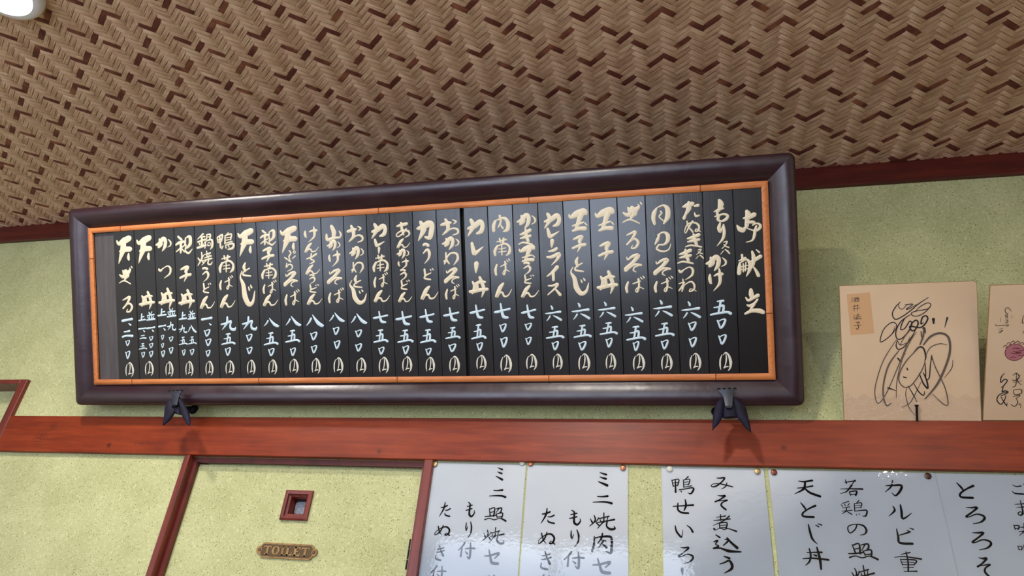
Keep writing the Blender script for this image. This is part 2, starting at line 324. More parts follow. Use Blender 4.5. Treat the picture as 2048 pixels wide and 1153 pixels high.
# ---------------------------------------------------------------- handwriting
# Every character is a set of brush strokes: x,y,w triples measured on enlarged
# regions; they are carried onto the plank / poster surface and normalised there.
REG = {'1': (130, 400, 5.12), '2': (130, 600, 5.12), '3': (500, 400, 5.12), '4': (500, 600, 5.12),
       '5': (860, 380, 5.12), '6': (860, 580, 5.12), '7': (1220, 360, 5.12), '8': (1220, 570, 5.12),
       'a': (840, 903, 4.613), 'b': (1240, 903, 4.613), 'c': (1604, 903, 4.613)}
GL = {
'御': ('7', '1298,462,8 1325,500,40 1362,512,45 1388,482,15|1400,318,30 1415,352,52 1405,400,38 1400,465,36 1396,490,18|1365,392,14 1415,385,36 1478,352,42|1392,440,18 1440,430,26 1475,432,26|1462,462,14 1500,443,14 1536,458,22 1538,486,26 1500,520,18 1440,508,12 1404,494,8|1500,470,16 1486,520,26 1478,572,26 1456,620,16 1392,638,5'),
'献': ('7', '1352,772,20 1362,842,22|1318,838,10 1390,808,26|1328,858,16 1326,905,36 1320,968,38|1335,856,12 1400,822,20 1440,862,32 1436,932,32 1400,1000,6|1366,865,12 1368,950,14|1348,898,9 1412,884,12|1350,930,9 1412,918,12|1396,850,10 1390,940,15|1440,852,12 1490,830,32 1560,788,34|1465,738,18 1482,800,38 1474,880,28 1440,930,12|1482,900,12 1515,950,28 1536,992,32|1512,720,10 1546,748,18'),
'立': ('8', '1440,40,28 1444,85,44 1456,130,36|1384,118,10 1412,150,26 1460,128,24 1516,98,34|1398,196,12 1430,206,28 1480,178,22 1512,138,16|1476,190,22 1432,250,18|1378,288,18 1450,256,32 1530,256,42 1572,272,34'),
'も': ('7', '1118,203,28 1134,245,54 1118,300,32 1094,338,20 1112,372,26 1104,408,26 1140,426,18 1190,405,28 1208,366,22 1165,352,20 1122,362,12|1062,326,8 1110,305,26 1162,288,16|1072,378,12 1115,364,20 1168,346,14'),
'り': ('7', '1124,442,16 1110,490,32 1124,532,22 1152,468,10|1156,455,12 1164,530,28 1150,602,24 1090,676,4'),
'又': ('7', '1160,642,8 1202,634,16 1180,672,12 1136,708,6|1160,664,8 1190,684,12 1222,694,14'),
'ハ': ('7', '1165,732,7 1130,764,5|1180,722,8 1206,736,15 1228,758,12'),
'か': ('7', '978,862,14 1030,845,42 1080,792,42 1112,815,38 1104,880,36 1066,932,8|1030,800,24 1048,850,46 1016,886,26|1150,798,6 1186,832,20 1182,868,16 1142,888,5'),
'け': ('7', '1026,968,16 1024,1010,32 1034,1052,24 1048,1060,6|1072,982,12 1115,964,26 1160,962,28|1126,906,12 1136,980,32 1130,1060,26 1064,1136,4'),
'五': ('8', '1098,172,12 1130,168,16 1162,166,22|1134,172,20 1122,230,18 1112,280,18|1062,232,10 1115,226,16 1164,212,20 1160,275,22|1026,303,16 1110,288,20 1200,276,20 1240,290,28'),
'〇': ('8', '1100,368,12 1116,402,16 1132,440,16 1152,430,20 1174,395,20 1184,360,16 1150,360,10 1110,378,10'),
'円': ('8', '1146,718,5 1128,768,14 1126,830,14 1134,872,4|1158,722,5 1186,696,10 1220,726,18 1240,790,26 1236,850,16 1212,884,4|1188,704,5 1194,760,13 1182,826,9 1164,856,7 1190,842,11 1214,840,10'),
'た': ('7', '742,272,14 795,256,48 846,238,36|806,225,26 806,285,44 772,345,22 755,385,30|866,262,18 905,255,28|864,328,8 882,362,24 922,352,8'),
'ぬ': ('7', '786,428,12 800,478,14 842,526,15 852,546,6|846,426,16 802,492,16 772,545,7 762,520,9 790,460,12 860,440,16 910,468,20 908,516,14 874,526,12 884,502,8 926,528,12'),
'き': ('7', '786,605,12 840,592,32 915,562,32|790,638,12 850,626,28 918,612,24|856,556,18 870,620,34 892,668,24|766,692,10 830,674,18 942,692,16'),
'つ': ('7', '702,935,18 722,950,24 760,925,10 815,903,12 850,928,22 840,980,20 768,1024,4'),
'ね': ('7', '746,1012,10 752,1080,20 736,1142,10|702,1062,7 762,1046,16 722,1108,13 704,1136,7 780,1062,9 838,1040,16 868,1078,20 860,1124,14 815,1140,11 830,1112,7 888,1136,7'),
'六': ('8', '800,172,10 814,190,20 818,208,22|733,262,8 790,258,20 850,248,16 914,240,26|790,290,16 772,320,14 748,346,4|828,284,6 872,304,20 924,334,24'),
'月': ('7', '478,285,12 450,340,40 442,400,36 456,458,24|480,285,10 540,260,18 584,295,44 586,380,46 548,452,16|512,322,14 526,342,16 500,380,13 546,424,11'),
'見': ('7', '505,562,16 485,618,30 460,666,10|488,568,12 545,538,16 590,568,38 588,628,34 552,666,18 500,668,13|500,668,16 478,712,18 540,738,17 600,718,13 622,656,5'),
'そ': ('7', '468,838,10 478,862,14 530,828,26 592,820,36 530,890,32 458,948,36 460,970,14 500,935,20 560,905,18 622,912,22|600,915,14 552,932,13 538,962,14 568,978,7'),
'ば': ('7', '480,1045,16 462,1095,26 470,1140,20|528,1062,9 602,1036,16|586,1016,18 592,1080,17 576,1136,15 556,1122,9 590,1092,11 642,1108,7|604,998,6 624,1016,12|630,988,7 646,1005,14'),
'ざ': ('7', '124,338,12 180,362,40 250,320,54 300,280,26|176,285,12 210,330,60|225,296,54 250,345,60|120,438,10 200,408,18 304,444,12|238,360,34 205,402,18|286,252,7 304,272,16|312,232,8 328,250,18'),
'る': ('7', '166,572,9 200,560,18 262,538,28 226,606,22 166,664,16 200,630,12 256,606,20 292,640,26 262,690,20 218,694,12 232,668,10'),
'玉': ('5', '1422,255,12 1440,282,26 1500,250,54 1575,225,56 1600,240,40|1550,255,50 1522,330,34 1500,392,28|1458,366,12 1510,350,20 1578,328,14|1462,412,18 1530,390,30 1596,388,34|1592,334,12 1614,356,12'),
'子': ('5', '1462,512,14 1510,494,28 1562,482,30 1530,532,30|1530,532,26 1545,572,28 1508,638,6|1452,602,20 1520,576,24 1598,562,28'),
'と': ('5', '1518,686,12 1502,735,30 1520,785,14|1562,748,12 1502,788,14 1496,822,18 1576,836,12'),
'じ': ('5', '1466,788,7 1444,842,13 1480,905,34 1500,1000,44 1548,1062,38 1600,1038,24 1624,952,6|1545,920,8 1556,946,15|1572,904,8 1584,926,17'),
'丼': ('5', '1740,885,16 1768,940,36 1740,1022,22|1828,832,26 1858,900,34 1880,980,34 1852,1068,6|1752,920,20 1830,888,32 1896,888,20|1708,1002,26 1760,998,34 1850,978,34 1924,972,28|1796,900,24 1806,985,26'),
'カ': ('5', '1170,322,20 1235,300,42 1300,258,44 1328,290,34 1312,345,38 1262,368,14|1200,240,26 1226,300,42 1168,392,8'),
'レ': ('5', '1208,390,22 1222,450,34 1238,482,34 1322,422,6'),
'ー': ('5', '1254,508,34 1252,550,26 1250,594,8'),
'ラ': ('5', '1206,632,10 1260,622,26 1292,602,26|1192,690,16 1240,690,28 1318,658,34 1300,712,24 1238,776,5'),
'イ': ('5', '1310,788,34 1260,845,28 1194,892,8|1266,850,28 1268,930,24'),
'ス': ('5', '1206,985,12 1250,985,18 1308,966,24 1280,1012,18 1202,1082,11|1276,1012,12 1334,1082,28'),
'う': ('3', '1776,456,24 1800,445,22 1832,462,28|1772,545,12 1820,504,22 1846,542,28 1834,602,18 1784,654,4'),
'ど': ('3', '1790,708,16 1798,770,18|1856,748,9 1800,780,14 1794,808,15 1852,820,13|1848,706,7 1856,722,10|1868,698,7 1880,714,11'),
'ん': ('3', '1836,884,18 1800,930,34 1762,1022,28 1796,980,16 1826,978,17 1846,1014,16 1888,1006,11 1928,942,4'),
'七': ('4', '1322,116,12 1334,178,18 1352,224,24 1396,232,16|1260,188,14 1292,184,20 1350,172,14 1416,158,16'),
'肉': ('5', '668,312,22 650,365,32 652,420,26|678,306,10 756,282,24 796,330,34 792,402,36 750,425,12|712,258,22 724,320,20 696,382,11|715,348,11 746,392,17'),
'南': ('5', '684,526,10 782,502,16|712,492,14 722,530,18|756,490,18 748,545,22|690,570,20 664,622,28 668,668,18|694,570,12 768,546,18 818,580,20 814,640,28 780,670,6|736,560,11 738,662,14|704,602,8 776,590,10|700,634,8 782,624,10'),
'お': ('3', '992,322,20 1046,304,34 1084,296,16|1030,258,20 1054,320,34 1052,382,28 1006,436,8|1012,432,10 1090,366,13 1145,376,19 1148,420,17 1098,442,5|1098,264,7 1132,286,19 1108,312,6'),
'め': ('3', '1058,642,12 1062,700,15 1088,744,10|1040,722,10 1066,705,12 1044,748,8 1064,690,12 1102,646,13 1150,652,16 1160,700,19 1126,754,5'),
'力': ('3', '1708,292,20 1760,278,46 1830,240,56 1870,250,40 1862,330,44 1842,388,38 1790,380,12|1742,220,24 1776,300,52 1718,422,6'),
'あ': ('3', '1500,265,14 1548,250,28 1604,236,26|1544,226,20 1554,300,24 1572,362,13|1600,290,12 1560,350,15 1508,382,9 1498,352,11 1560,312,15 1620,320,19 1630,360,15 1584,390,5'),
'山': ('3', '832,258,28 858,320,40 852,382,28|780,345,16 790,400,28 860,382,24 932,374,10|914,308,8 934,350,19 908,388,6'),
'八': ('4', '624,192,18 606,232,17 576,272,5|638,150,5 660,190,18 700,246,32 740,272,28 757,268,6'),
'ち': ('3', '578,606,10 630,590,17 692,552,18|634,548,14 628,608,16 652,618,13 664,638,17 612,662,5'),
'天': ('3', '312,318,12 335,348,30 400,318,56 466,290,48|345,425,14 400,402,46 476,398,42|392,320,50 388,400,56 364,462,36 332,546,4|456,446,16 452,480,28 458,506,18'),
'ぷ': ('3', '398,522,9 416,545,13 396,580,13 408,608,7|352,586,8 376,602,15|432,596,8 460,572,11|438,532,6 450,524,7 462,536,7 450,548,7 438,534,6'),
'ら': ('3', '388,616,12 418,636,15|374,652,10 368,696,13 400,662,9 434,680,15 426,714,11 376,738,4'),
'親': ('3', '122,318,16 156,348,20|102,398,14 130,378,22 180,366,20|150,375,22 148,472,16|106,462,10 146,430,15 188,402,10|152,428,8 186,464,13|196,330,11 190,400,18|204,326,10 238,320,28 240,388,28 206,430,13|202,398,10 194,452,13 226,476,18 262,436,5'),
'鍋': ('1', '1410,343,15 1352,402,8|1370,382,9 1426,374,14|1354,432,14 1432,406,17|1396,388,17 1396,482,19|1350,498,18 1438,470,18|1366,442,8 1376,466,10|1430,432,8 1414,460,8|1450,350,9 1446,402,13|1450,352,9 1486,352,15 1480,402,13|1456,378,7 1482,378,9|1440,420,8 1430,502,11|1442,422,9 1502,410,17 1506,480,19 1486,514,6|1464,440,7 1460,474,9 1486,466,8 1484,440,7 1466,440,6'),
'焼': ('1', '1372,594,8 1390,620,13|1428,572,11 1406,600,7|1408,536,9 1412,600,15 1372,672,8|1410,620,7 1432,648,12|1434,562,7 1498,544,13|1460,522,9 1466,590,11|1434,596,7 1506,574,13|1486,548,7 1480,600,8|1424,622,9 1512,600,13|1456,620,11 1412,668,6|1482,614,11 1474,654,12 1504,660,13 1518,632,5'),
'鴨': ('1', '1562,390,10 1572,442,12|1562,388,11 1612,358,15 1606,422,12|1570,412,7 1606,402,9|1572,442,8 1606,426,9|1586,370,12 1596,494,15|1672,336,9 1644,366,7|1640,366,9 1640,452,13|1644,370,9 1702,350,13 1696,412,12|1650,390,7 1692,384,8|1650,416,7 1700,406,8|1640,450,9 1712,430,11|1644,472,9 1722,454,15 1716,500,19 1670,514,9|1620,478,9 1608,508,12|1646,484,9 1652,500,11|1674,478,8 1682,492,9'),
'九': ('2', '1596,248,12 1646,238,17 1700,214,15 1690,258,15 1700,294,19 1738,302,21 1750,276,5|1660,172,15 1654,238,19 1606,304,4'),
'一': ('2', '582,214,18 606,210,18 650,204,14 694,198,19'),
'、': ('2', '650,242,7 672,262,18'),
'二': ('2', '602,326,10 630,322,13 664,316,18|582,382,16 630,368,16 698,370,22'),
'並': ('2', '1278,114,7 1290,136,11|1312,110,7 1300,134,8|1262,152,8 1334,140,12|1284,150,8 1290,196,10|1310,146,8 1308,190,10|1264,164,6 1276,182,9|1332,160,6 1320,180,8|1256,202,11 1342,190,15'),
'上': ('2', '1206,122,12 1200,200,14|1204,164,9 1236,154,12|1166,206,13 1250,192,15'),
# ---- poster hand
'P三': ('a', '714,152,3 740,162,10 774,172,14|712,192,4 740,202,11 768,210,15|694,234,4 735,250,13 776,268,17'),
'Pニ': ('a', '680,358,7 715,361,9 770,356,14|636,413,5 700,410,9 760,412,12 800,424,15'),
'P照': ('a', '638,528,6 648,600,12|640,536,8 692,522,10 682,600,13|650,564,7 682,558,8|592,602,7 640,600,9 702,592,10|704,532,6 762,524,12 750,568,11 740,560,4|735,530,9 698,578,4|708,580,7 718,612,10|712,580,7 772,570,10 766,612,12|720,608,7 768,604,9|592,632,10 640,620,7 690,634,8 740,620,7 772,628,12 806,646,15'),
'P焼': ('a', '1574,622,5 1592,656,13|1652,616,10 1626,656,5|1610,592,7 1620,640,13 1568,692,5|1620,650,6 1652,682,12|1650,622,7 1700,612,9 1748,600,10|1700,568,8 1700,655,10|1640,658,7 1720,645,10 1798,630,13|1664,628,6 1672,652,8|1738,605,6 1726,648,8|1692,655,11 1640,714,5|1730,652,11 1726,692,12 1760,720,17 1802,714,15 1792,690,3'),
'Pセ': ('a', '586,968,6 640,965,11 738,944,15 690,992,6|632,912,7 648,980,14 664,1028,19 728,1038,16'),
'Pも': ('a', '438,472,4 462,490,11 456,550,13 456,588,15 482,604,13 512,572,9 508,546,3|428,512,6 486,500,9|412,547,5 440,543,9 484,532,9'),
'Pり': ('a', '416,656,6 411,700,11 417,732,9 436,690,4|470,648,6 484,700,13 474,760,11 434,808,2'),
'P付': ('a', '1398,926,13 1370,965,11 1326,1002,5|1370,972,9 1362,1064,13|1408,988,7 1460,981,11 1520,986,12|1464,928,8 1471,1000,15 1464,1084,16 1432,1060,4|1410,1014,5 1438,1038,13'),
'Pた': ('a', '1130,580,7 1165,576,11 1208,560,11|1178,526,6 1166,590,13 1118,668,4|1184,606,5 1215,606,9 1248,592,10|1184,635,5 1196,656,11 1250,668,10'),
'Pぬ': ('a', '1122,758,9 1140,820,9 1166,852,4|1176,748,7 1150,810,11 1100,852,7 1094,826,5 1150,780,7 1210,764,11 1246,800,13 1232,846,11 1200,852,9 1216,832,7 1252,860,9'),
'Pき': ('a', '1124,966,5 1160,963,9 1202,948,9|1118,1001,5 1160,997,9 1212,980,9|1154,924,7 1170,980,11 1204,1044,13 1180,1030,4|1120,1032,5 1114,1070,11 1140,1088,12 1178,1094,12'),
'P肉': ('a', '1610,786,7 1606,860,13 1588,918,13|1610,800,7 1690,786,11 1766,794,15 1771,880,15 1762,932,17 1718,920,4|1686,758,9 1676,800,11 1640,850,5|1666,816,7 1718,826,7|1692,828,11 1648,888,5|1680,850,7 1724,884,15'),
'P鴨': ('b', '482,264,6 496,322,10|482,268,7 546,258,10 536,316,10|492,292,6 538,286,7|495,322,7 538,313,8|515,262,9 518,378,15|632,233,11 600,262,5|588,262,7 592,332,9|588,265,6 646,258,10 636,308,8|595,285,5 636,281,6|595,307,5 636,303,6|592,331,7 664,318,8|548,356,7 610,346,9 668,336,11 682,352,15 656,392,13 628,380,3|564,364,7 572,376,8'),
'Pせ': ('b', '486,510,6 560,505,9 684,498,14|534,478,7 534,540,13 572,568,13 636,574,13|604,445,7 613,500,15 594,548,8'),
'Pい': ('b', '508,686,6 520,740,13 556,786,13 572,792,7 582,728,3|620,684,4 655,710,11 677,746,15'),
'Pろ': ('b', '548,888,3 590,889,9 636,888,13 590,930,9 534,972,11 562,973,6 620,950,8 670,965,13 676,992,13 640,1025,9 576,1040,3'),
'Pみ': ('b', '886,247,4 920,249,9 964,246,13 940,282,9 880,325,11 838,326,7 850,305,5 910,300,7 970,312,9 1044,330,8|988,290,5 976,325,9 932,352,3'),
'Pそ': ('b', '898,410,3 940,416,11 978,414,13 920,450,9 868,471,11 900,463,5 1002,454,9 950,475,9 936,505,13 984,544,12'),
'P煮': ('b', '926,588,9 926,640,10|884,612,5 974,600,10|858,641,5 920,636,9 1018,626,11|1012,600,11 950,646,9 853,686,4|914,665,7 918,712,10|915,666,7 986,660,11 980,712,11|920,686,5 980,682,6|918,707,6 980,704,7|862,716,16 870,724,14|872,730,5 920,712,5 960,722,8 1000,715,7 1078,740,14'),
'P込': ('b', '878,778,7 916,800,12|858,836,7 896,825,11 874,856,7 906,872,9 862,888,9|853,891,10 920,890,10 1000,914,18 1118,922,8|964,816,6 1000,824,13 948,868,6|986,804,10 1020,840,14 1082,888,18'),
'Pう': ('b', '958,970,8 1014,990,16|915,1042,7 960,1030,9 1010,1011,13 1039,1050,19 1031,1090,17 956,1130,3'),
'P天': ('b', '1636,276,6 1690,282,11 1774,270,14|1622,342,5 1690,336,9 1778,322,11|1702,285,13 1686,350,15 1598,394,4|1700,345,11 1750,385,15 1852,420,16'),
'Pと': ('b', '1666,480,5 1700,515,13 1726,550,9|1822,508,14 1750,535,9 1690,570,11 1694,600,13 1802,607,14'),
'Pじ': ('b', '1738,674,6 1755,740,15 1780,810,15 1836,860,3|1818,684,5 1852,699,11|1842,671,5 1884,683,11'),
'P丼': ('b', '1714,936,6 1800,935,9 1868,935,13|1670,994,6 1780,990,11 1938,1006,13|1738,898,8 1753,960,13 1740,1020,11 1698,1056,4|1818,888,10 1848,1000,18 1860,1094,12|1783,958,7 1812,967,13'),
'P若': ('c', '384,291,6 498,278,11|390,267,6 402,302,9|492,271,9 464,306,6|332,352,4 440,350,9 572,353,13|458,315,13 400,375,9 332,393,3|428,380,7 442,408,10|430,378,7 508,371,11 496,410,13|440,404,7 500,401,7'),
'P鶏': ('c', '426,460,9 358,480,5|350,490,7 366,506,8|384,484,7 393,501,8|432,480,8 414,502,5|364,520,5 437,510,8|358,549,5 458,540,8|405,515,8 395,550,9 357,572,4|405,550,7 454,577,11|527,453,9 499,478,5|480,480,7 485,550,9|480,482,6 552,475,9 543,520,8|488,500,5 541,496,6|488,520,5 541,516,6|485,549,6 560,541,9 604,545,13 592,592,13 558,592,4|498,574,5 505,587,7|525,567,5 531,580,7'),
'Pの': ('c', '508,680,9 490,722,9 440,756,8 416,722,9 430,690,7 500,678,7 570,690,13 602,730,15 586,765,9 536,776,3'),
'Pカ': ('c', '752,320,6 830,318,13 940,318,18 922,370,17 865,414,13 822,384,4|838,270,8 815,330,13 742,380,4'),
'Pル': ('c', '826,508,8 842,550,15 778,604,3|904,495,10 915,560,17 928,628,15 1024,572,3'),
'Pビ': ('c', '868,716,6 885,790,15 900,845,17 1042,854,17|893,776,5 940,766,9 1003,750,13|983,729,5 1022,747,11|1013,711,5 1055,723,11'),
'P重': ('c', '908,956,5 1008,938,12|842,981,5 950,976,9 1128,1000,15|966,932,9 985,1020,13 985,1112,13|903,998,7 925,1052,9|905,1001,7 1072,1010,13 1046,1054,9|915,1026,5 1052,1030,7|925,1051,7 1046,1052,7|930,1079,5 1042,1075,8|938,1112,7 1078,1112,12'),
'Pご': ('c', '1922,308,4 1970,326,9 2032,320,9|1916,370,5 1950,391,11 2052,398,13|2060,300,5 2080,320,9|2085,290,5 2105,308,9'),
'Pま': ('c', '1952,491,4 2062,485,9|1972,521,4 2057,515,9|2020,456,6 2042,560,11 2015,592,11 1983,576,7 2020,560,7 2084,604,7'),
'P味': ('c', '1946,683,6 1962,722,9|1948,685,6 2004,690,9 1992,722,9|1960,718,6 1994,716,6|2018,704,5 2105,698,9|2002,744,5 2120,738,10|2058,665,8 2062,795,11|2056,742,8 2002,785,3|2068,742,7 2124,785,12'),
'P噌': ('c', '1984,872,6 2000,910,9|1986,874,6 2040,878,9 2032,910,9|2000,906,6 2034,904,6|2060,865,6 2120,860,8|2064,865,6 2070,920,8|2120,862,6 2112,920,8|2068,892,5 2112,890,6|2070,918,5 2112,916,6|2074,935,6 2076,985,8|2074,937,5 2118,935,8 2112,985,8|2076,960,5 2114,958,5|2076,984,5 2112,983,5'),
'Pッ': ('a', '640,1146,5 655,1170,12|672,1140,5 688,1166,12|728,1140,11 705,1185,9 665,1215,3'),
}
PLANKS = [  # name rows: glyph, region, x0,y0,x1,y1 (the strokes' own extent when omitted)
 '天 1 530 370 685 655;ざ 1 550 680 695 870;る 1 585 985 695 1155/一 2 580 185 695 230;、 2 650 240 680 268;二 2 580 312 700 390;〇 2 620 415 665 475;〇 2 620 525 668 608/円 2 620 640 705 790',
 '天 1 735 365 890 650;丼 1 755 935 920 1125/並 2 830 120 925 215;上 2 750 140 825 220;一 2 750 285 835 308;、 2 800 310 820 335;二 2 765 360 835 405;五 2 755 445 840 510;〇 2 783 535 820 595;一 2 835 275 925 302;、 2 890 305 912 332;〇 2 862 375 905 420;〇 2 862 445 905 495;〇 2 862 525 905 590/円 2 820 630 908 780',
 'か 1 925 380 1090 530;つ 1 955 675 1090 805;丼 1 955 900 1125 1115/並 2 1040 85 1140 180;上 2 945 90 1040 170;一 2 955 255 1035 285;、 2 1010 290 1030 320;〇 2 985 360 1015 412;〇 2 985 445 1015 495;〇 2 985 520 1025 590;九 2 1045 225 1135 318;〇 2 1065 378 1110 430;〇 2 1065 487 1110 555/円 2 1030 632 1110 787',
 '親 1 1130 365 1305 560;子 1 1170 675 1295 840;丼 1 1160 915 1330 1115/並 2 1255 110 1340 205;上 2 1165 122 1250 208;九 2 1165 258 1250 343;五 2 1165 378 1255 465;〇 2 1200 510 1235 575;八 2 1258 255 1350 340;五 2 1258 375 1348 458;〇 2 1280 505 1325 568/円 2 1235 628 1315 782',
 '鍋 1 1345 340 1515 515;焼 1 1355 520 1510 675;う 1 1405 690 1480 840;ど 1 1415 850 1500 960;ん 1 1380 985 1535 1125/一 2 1395 175 1510 215;、 2 1475 240 1500 265;〇 2 1425 305 1490 378;〇 2 1438 400 1500 475;〇 2 1442 515 1490 585/円 2 1440 625 1520 775',
 '鴨 1 1555 335 1730 515;南 1 1575 565 1730 750;ば 1 1580 775 1725 925;ん 1 1585 970 1745 1115/九 2 1595 170 1750 320;五 2 1600 342 1745 463;〇 2 1640 490 1700 575/円 2 1645 622 1735 770',
 '天 1 1770 295 1935 580;と 1 1815 640 1905 790;じ 1 1795 720 1945 1095/九 2 1812 168 1965 315;〇 2 1855 352 1920 427;〇 2 1860 485 1920 558/円 2 1865 615 1950 768',
 '親 3 100 305 265 475;子 3 115 485 250 640;南 3 115 645 270 815;ば 3 130 820 275 965;ん 3 130 970 290 1095/八 4 140 185 300 282;五 4 140 332 290 467;〇 4 188 498 252 578/円 4 190 612 278 765',
 '天 3 310 270 485 545;ぷ 3 350 515 470 620;ら 3 365 610 440 735;そ 3 345 735 490 895;ば 3 355 915 510 1085/八 4 365 165 525 272;五 4 360 308 512 440;〇 4 412 492 470 577/円 4 405 605 497 755',
 'け 3 550 275 695 435;ん 3 555 440 705 545;ち 3 575 545 690 660;ん 3 565 665 720 770;う 3 605 765 675 860;ど 3 610 865 710 955;ん 3 580 965 740 1080/八 4 575 150 757 280;〇 4 618 332 690 415;〇 4 625 468 688 548/円 4 632 598 722 757',
 '山 3 775 255 940 420;か 3 785 410 925 525;け 3 800 520 930 685;そ 3 790 710 945 870;ば 3 800 900 965 1060/八 4 810 130 970 230;〇 4 850 280 915 360;〇 4 860 418 925 505/円 4 857 590 955 755',
 'お 3 990 255 1155 440;か 3 1015 475 1165 610;め 3 1035 635 1165 755;と 3 1060 770 1150 905;じ 3 1020 820 1195 1070/八 4 1032 138 1200 250;〇 4 1078 308 1148 385;〇 4 1078 450 1148 530/円 4 1090 595 1190 750',
 'カ 3 1240 235 1400 395;レ 3 1270 395 1380 480;ー 3 1310 485 1335 555;南 3 1255 560 1415 740;ば 3 1265 740 1415 900;ん 3 1265 925 1435 1055/七 4 1258 115 1415 240;五 4 1262 302 1415 442;〇 4 1315 485 1378 562/円 4 1320 585 1423 752',
 'あ 3 1495 225 1635 390;ん 3 1500 395 1640 500;か 3 1500 500 1630 605;け 3 1510 600 1630 715;う 3 1535 710 1610 825;ど 3 1545 820 1640 925;ん 3 1515 945 1660 1055/七 4 1490 115 1660 262;五 4 1508 305 1673 442;〇 4 1563 470 1630 560/円 4 1560 580 1660 742',
 '力 3 1705 210 1885 420;う 3 1770 440 1850 655;ど 3 1780 700 1885 825;ん 3 1745 880 1930 1030/七 4 1735 95 1890 237;五 4 1740 300 1905 445;〇 4 1798 495 1860 570/円 4 1800 585 1893 745',
 'お 5 105 290 290 470;か 5 120 480 300 615;め 5 135 635 295 775;そ 5 145 800 300 965;ば 5 155 965 305 1125/七 6 135 180 300 325;五 6 155 380 312 505;〇 6 190 555 270 638/円 6 198 678 305 850',
 'カ 5 380 290 555 475;レ 5 420 530 548 670;ー 5 455 735 500 855;丼 5 395 885 600 1105/七 6 405 150 565 298;五 6 420 350 575 510;〇 6 478 540 542 628/円 6 475 668 578 823',
 '肉 5 635 255 815 435;南 5 650 490 825 680;ば 5 660 705 825 880;ん 5 665 950 840 1112/七 6 655 135 825 298;〇 6 712 348 785 435;〇 6 722 487 795 592/円 6 722 665 838 848',
 'か 5 885 240 1085 400;き 5 900 395 1052 575;玉 5 910 565 1080 740;う 5 955 740 1040 870;ど 5 965 870 1070 965;ん 5 930 975 1115 1110/七 6 932 150 1088 298;〇 6 970 342 1045 415;〇 6 978 485 1042 565/円 6 985 658 1097 823',
 'カ 5 1165 230 1340 395;レ 5 1195 385 1325 492;ー 5 1232 505 1275 595;ラ 5 1190 590 1340 775;イ 5 1190 775 1322 938;ス 5 1200 955 1345 1092/六 6 1178 160 1350 322;五 6 1185 372 1375 502;〇 6 1248 530 1320 620/円 6 1258 655 1357 820',
 '玉 5 1420 195 1615 428;子 5 1450 465 1600 640;と 5 1480 685 1575 845;じ 5 1440 785 1628 1082/六 6 1450 132 1640 307;五 6 1468 358 1655 492;〇 6 1520 530 1603 622/円 6 1520 652 1640 832',
 '玉 5 1690 180 1890 425;子 5 1720 530 1880 720;丼 5 1705 825 1925 1070/六 6 1720 122 1905 285;五 6 1735 332 1922 462;〇 6 1800 495 1870 592/円 6 1800 650 1905 822',
 'ざ 7 120 230 335 455;る 7 160 520 300 708;そ 7 145 760 328 950;ば 7 155 985 360 1160/六 8 152 225 340 390;五 8 165 420 368 572;〇 8 235 580 300 680/円 8 235 705 358 883',
 '月 7 425 255 612 462;見 7 455 530 625 742;そ 7 445 805 625 985;ば 7 450 985 650 1155/六 8 442 155 642 328;五 8 460 388 660 530;〇 8 522 565 600 662/円 8 525 705 640 880',
 'た 7 740 215 922 405;ぬ 7 760 415 928 552;き 7 765 548 942 700;又 7 880 708 952 768;ハ 7 875 768 962 812;き 7 685 705 855 870;つ 7 700 890 860 1028;ね 7 700 1010 885 1150/六 8 730 170 930 345;〇 8 800 380 887 472;〇 8 808 538 890 640/円 8 815 698 933 880',
 'も 7 1060 195 1215 432;り 7 1088 435 1185 678;又 7 1140 625 1222 708;ハ 7 1128 710 1230 765;か 7 975 770 1195 935;け 7 1008 905 1165 1140/五 8 1020 155 1247 313;〇 8 1095 350 1190 450;〇 8 1110 510 1195 613/円 8 1120 690 1248 885',
 '御 7 1295 305 1550 640;献 7 1300 715 1562 1002;立 8 1370 35 1582 305//',
]
POSTERS = [  # x px of left/right top edge, glyph placements
 'P三 a 694 150 776 272;Pニ a 636 352 802 430;P照 a 590 518 810 650;P焼 a 574 700 792 860;Pセ a 585 908 740 1046;Pッ a 600 1140 690 1210;Pも a 412 470 516 610;Pり a 408 648 486 808;P付 a 340 840 518 998;Pた a 176 468 296 608;Pぬ a 134 682 290 782;Pき a 134 870 236 1012;P付 a 84 1055 252 1200',
 'P三 a 1640 195 1738 325;Pニ a 1592 408 1778 488;P焼 a 1562 565 1808 728;P肉 a 1580 755 1778 945;Pセ a 1588 988 1765 1132;Pも a 1372 545 1488 685;Pり a 1385 722 1472 888;P付 a 1322 925 1522 1088;Pた a 1114 525 1252 672;Pぬ a 1090 745 1254 862;Pき a 1108 922 1218 1098;P付 a 1080 1140 1240 1290',
 'Pみ b 834 240 1046 354;Pそ b 864 405 1004 546;P煮 b 850 584 1080 744;P込 b 848 774 1120 932;Pう b 912 968 1048 1132;P鴨 b 472 230 688 398;Pせ b 484 443 686 578;Pい b 506 682 680 796;Pろ b 530 884 680 1042;ー b 565 1075 585 1150',
 'Pカ c 742 268 942 418;Pル c 776 493 1026 632;Pビ c 864 708 1058 862;P重 c 840 928 1130 1118;P若 c 330 264 574 414;P鶏 c 345 452 612 602;Pの c 410 674 608 778;P照 c 408 850 708 1004;P焼 c 440 1050 696 1240;P天 b 1594 264 1854 424;Pと b 1662 476 1824 616;Pじ b 1732 668 1888 862;P丼 b 1668 884 1942 1096',
 'Pと c 1422 290 1618 438;Pろ c 1484 514 1704 674;Pろ c 1540 746 1764 914;Pそ c 1588 980 1776 1180;Pご c 1914 288 2106 402;Pま c 1950 454 2086 606;P味 c 1944 662 2126 796;P噌 c 1982 858 2122 988',
]
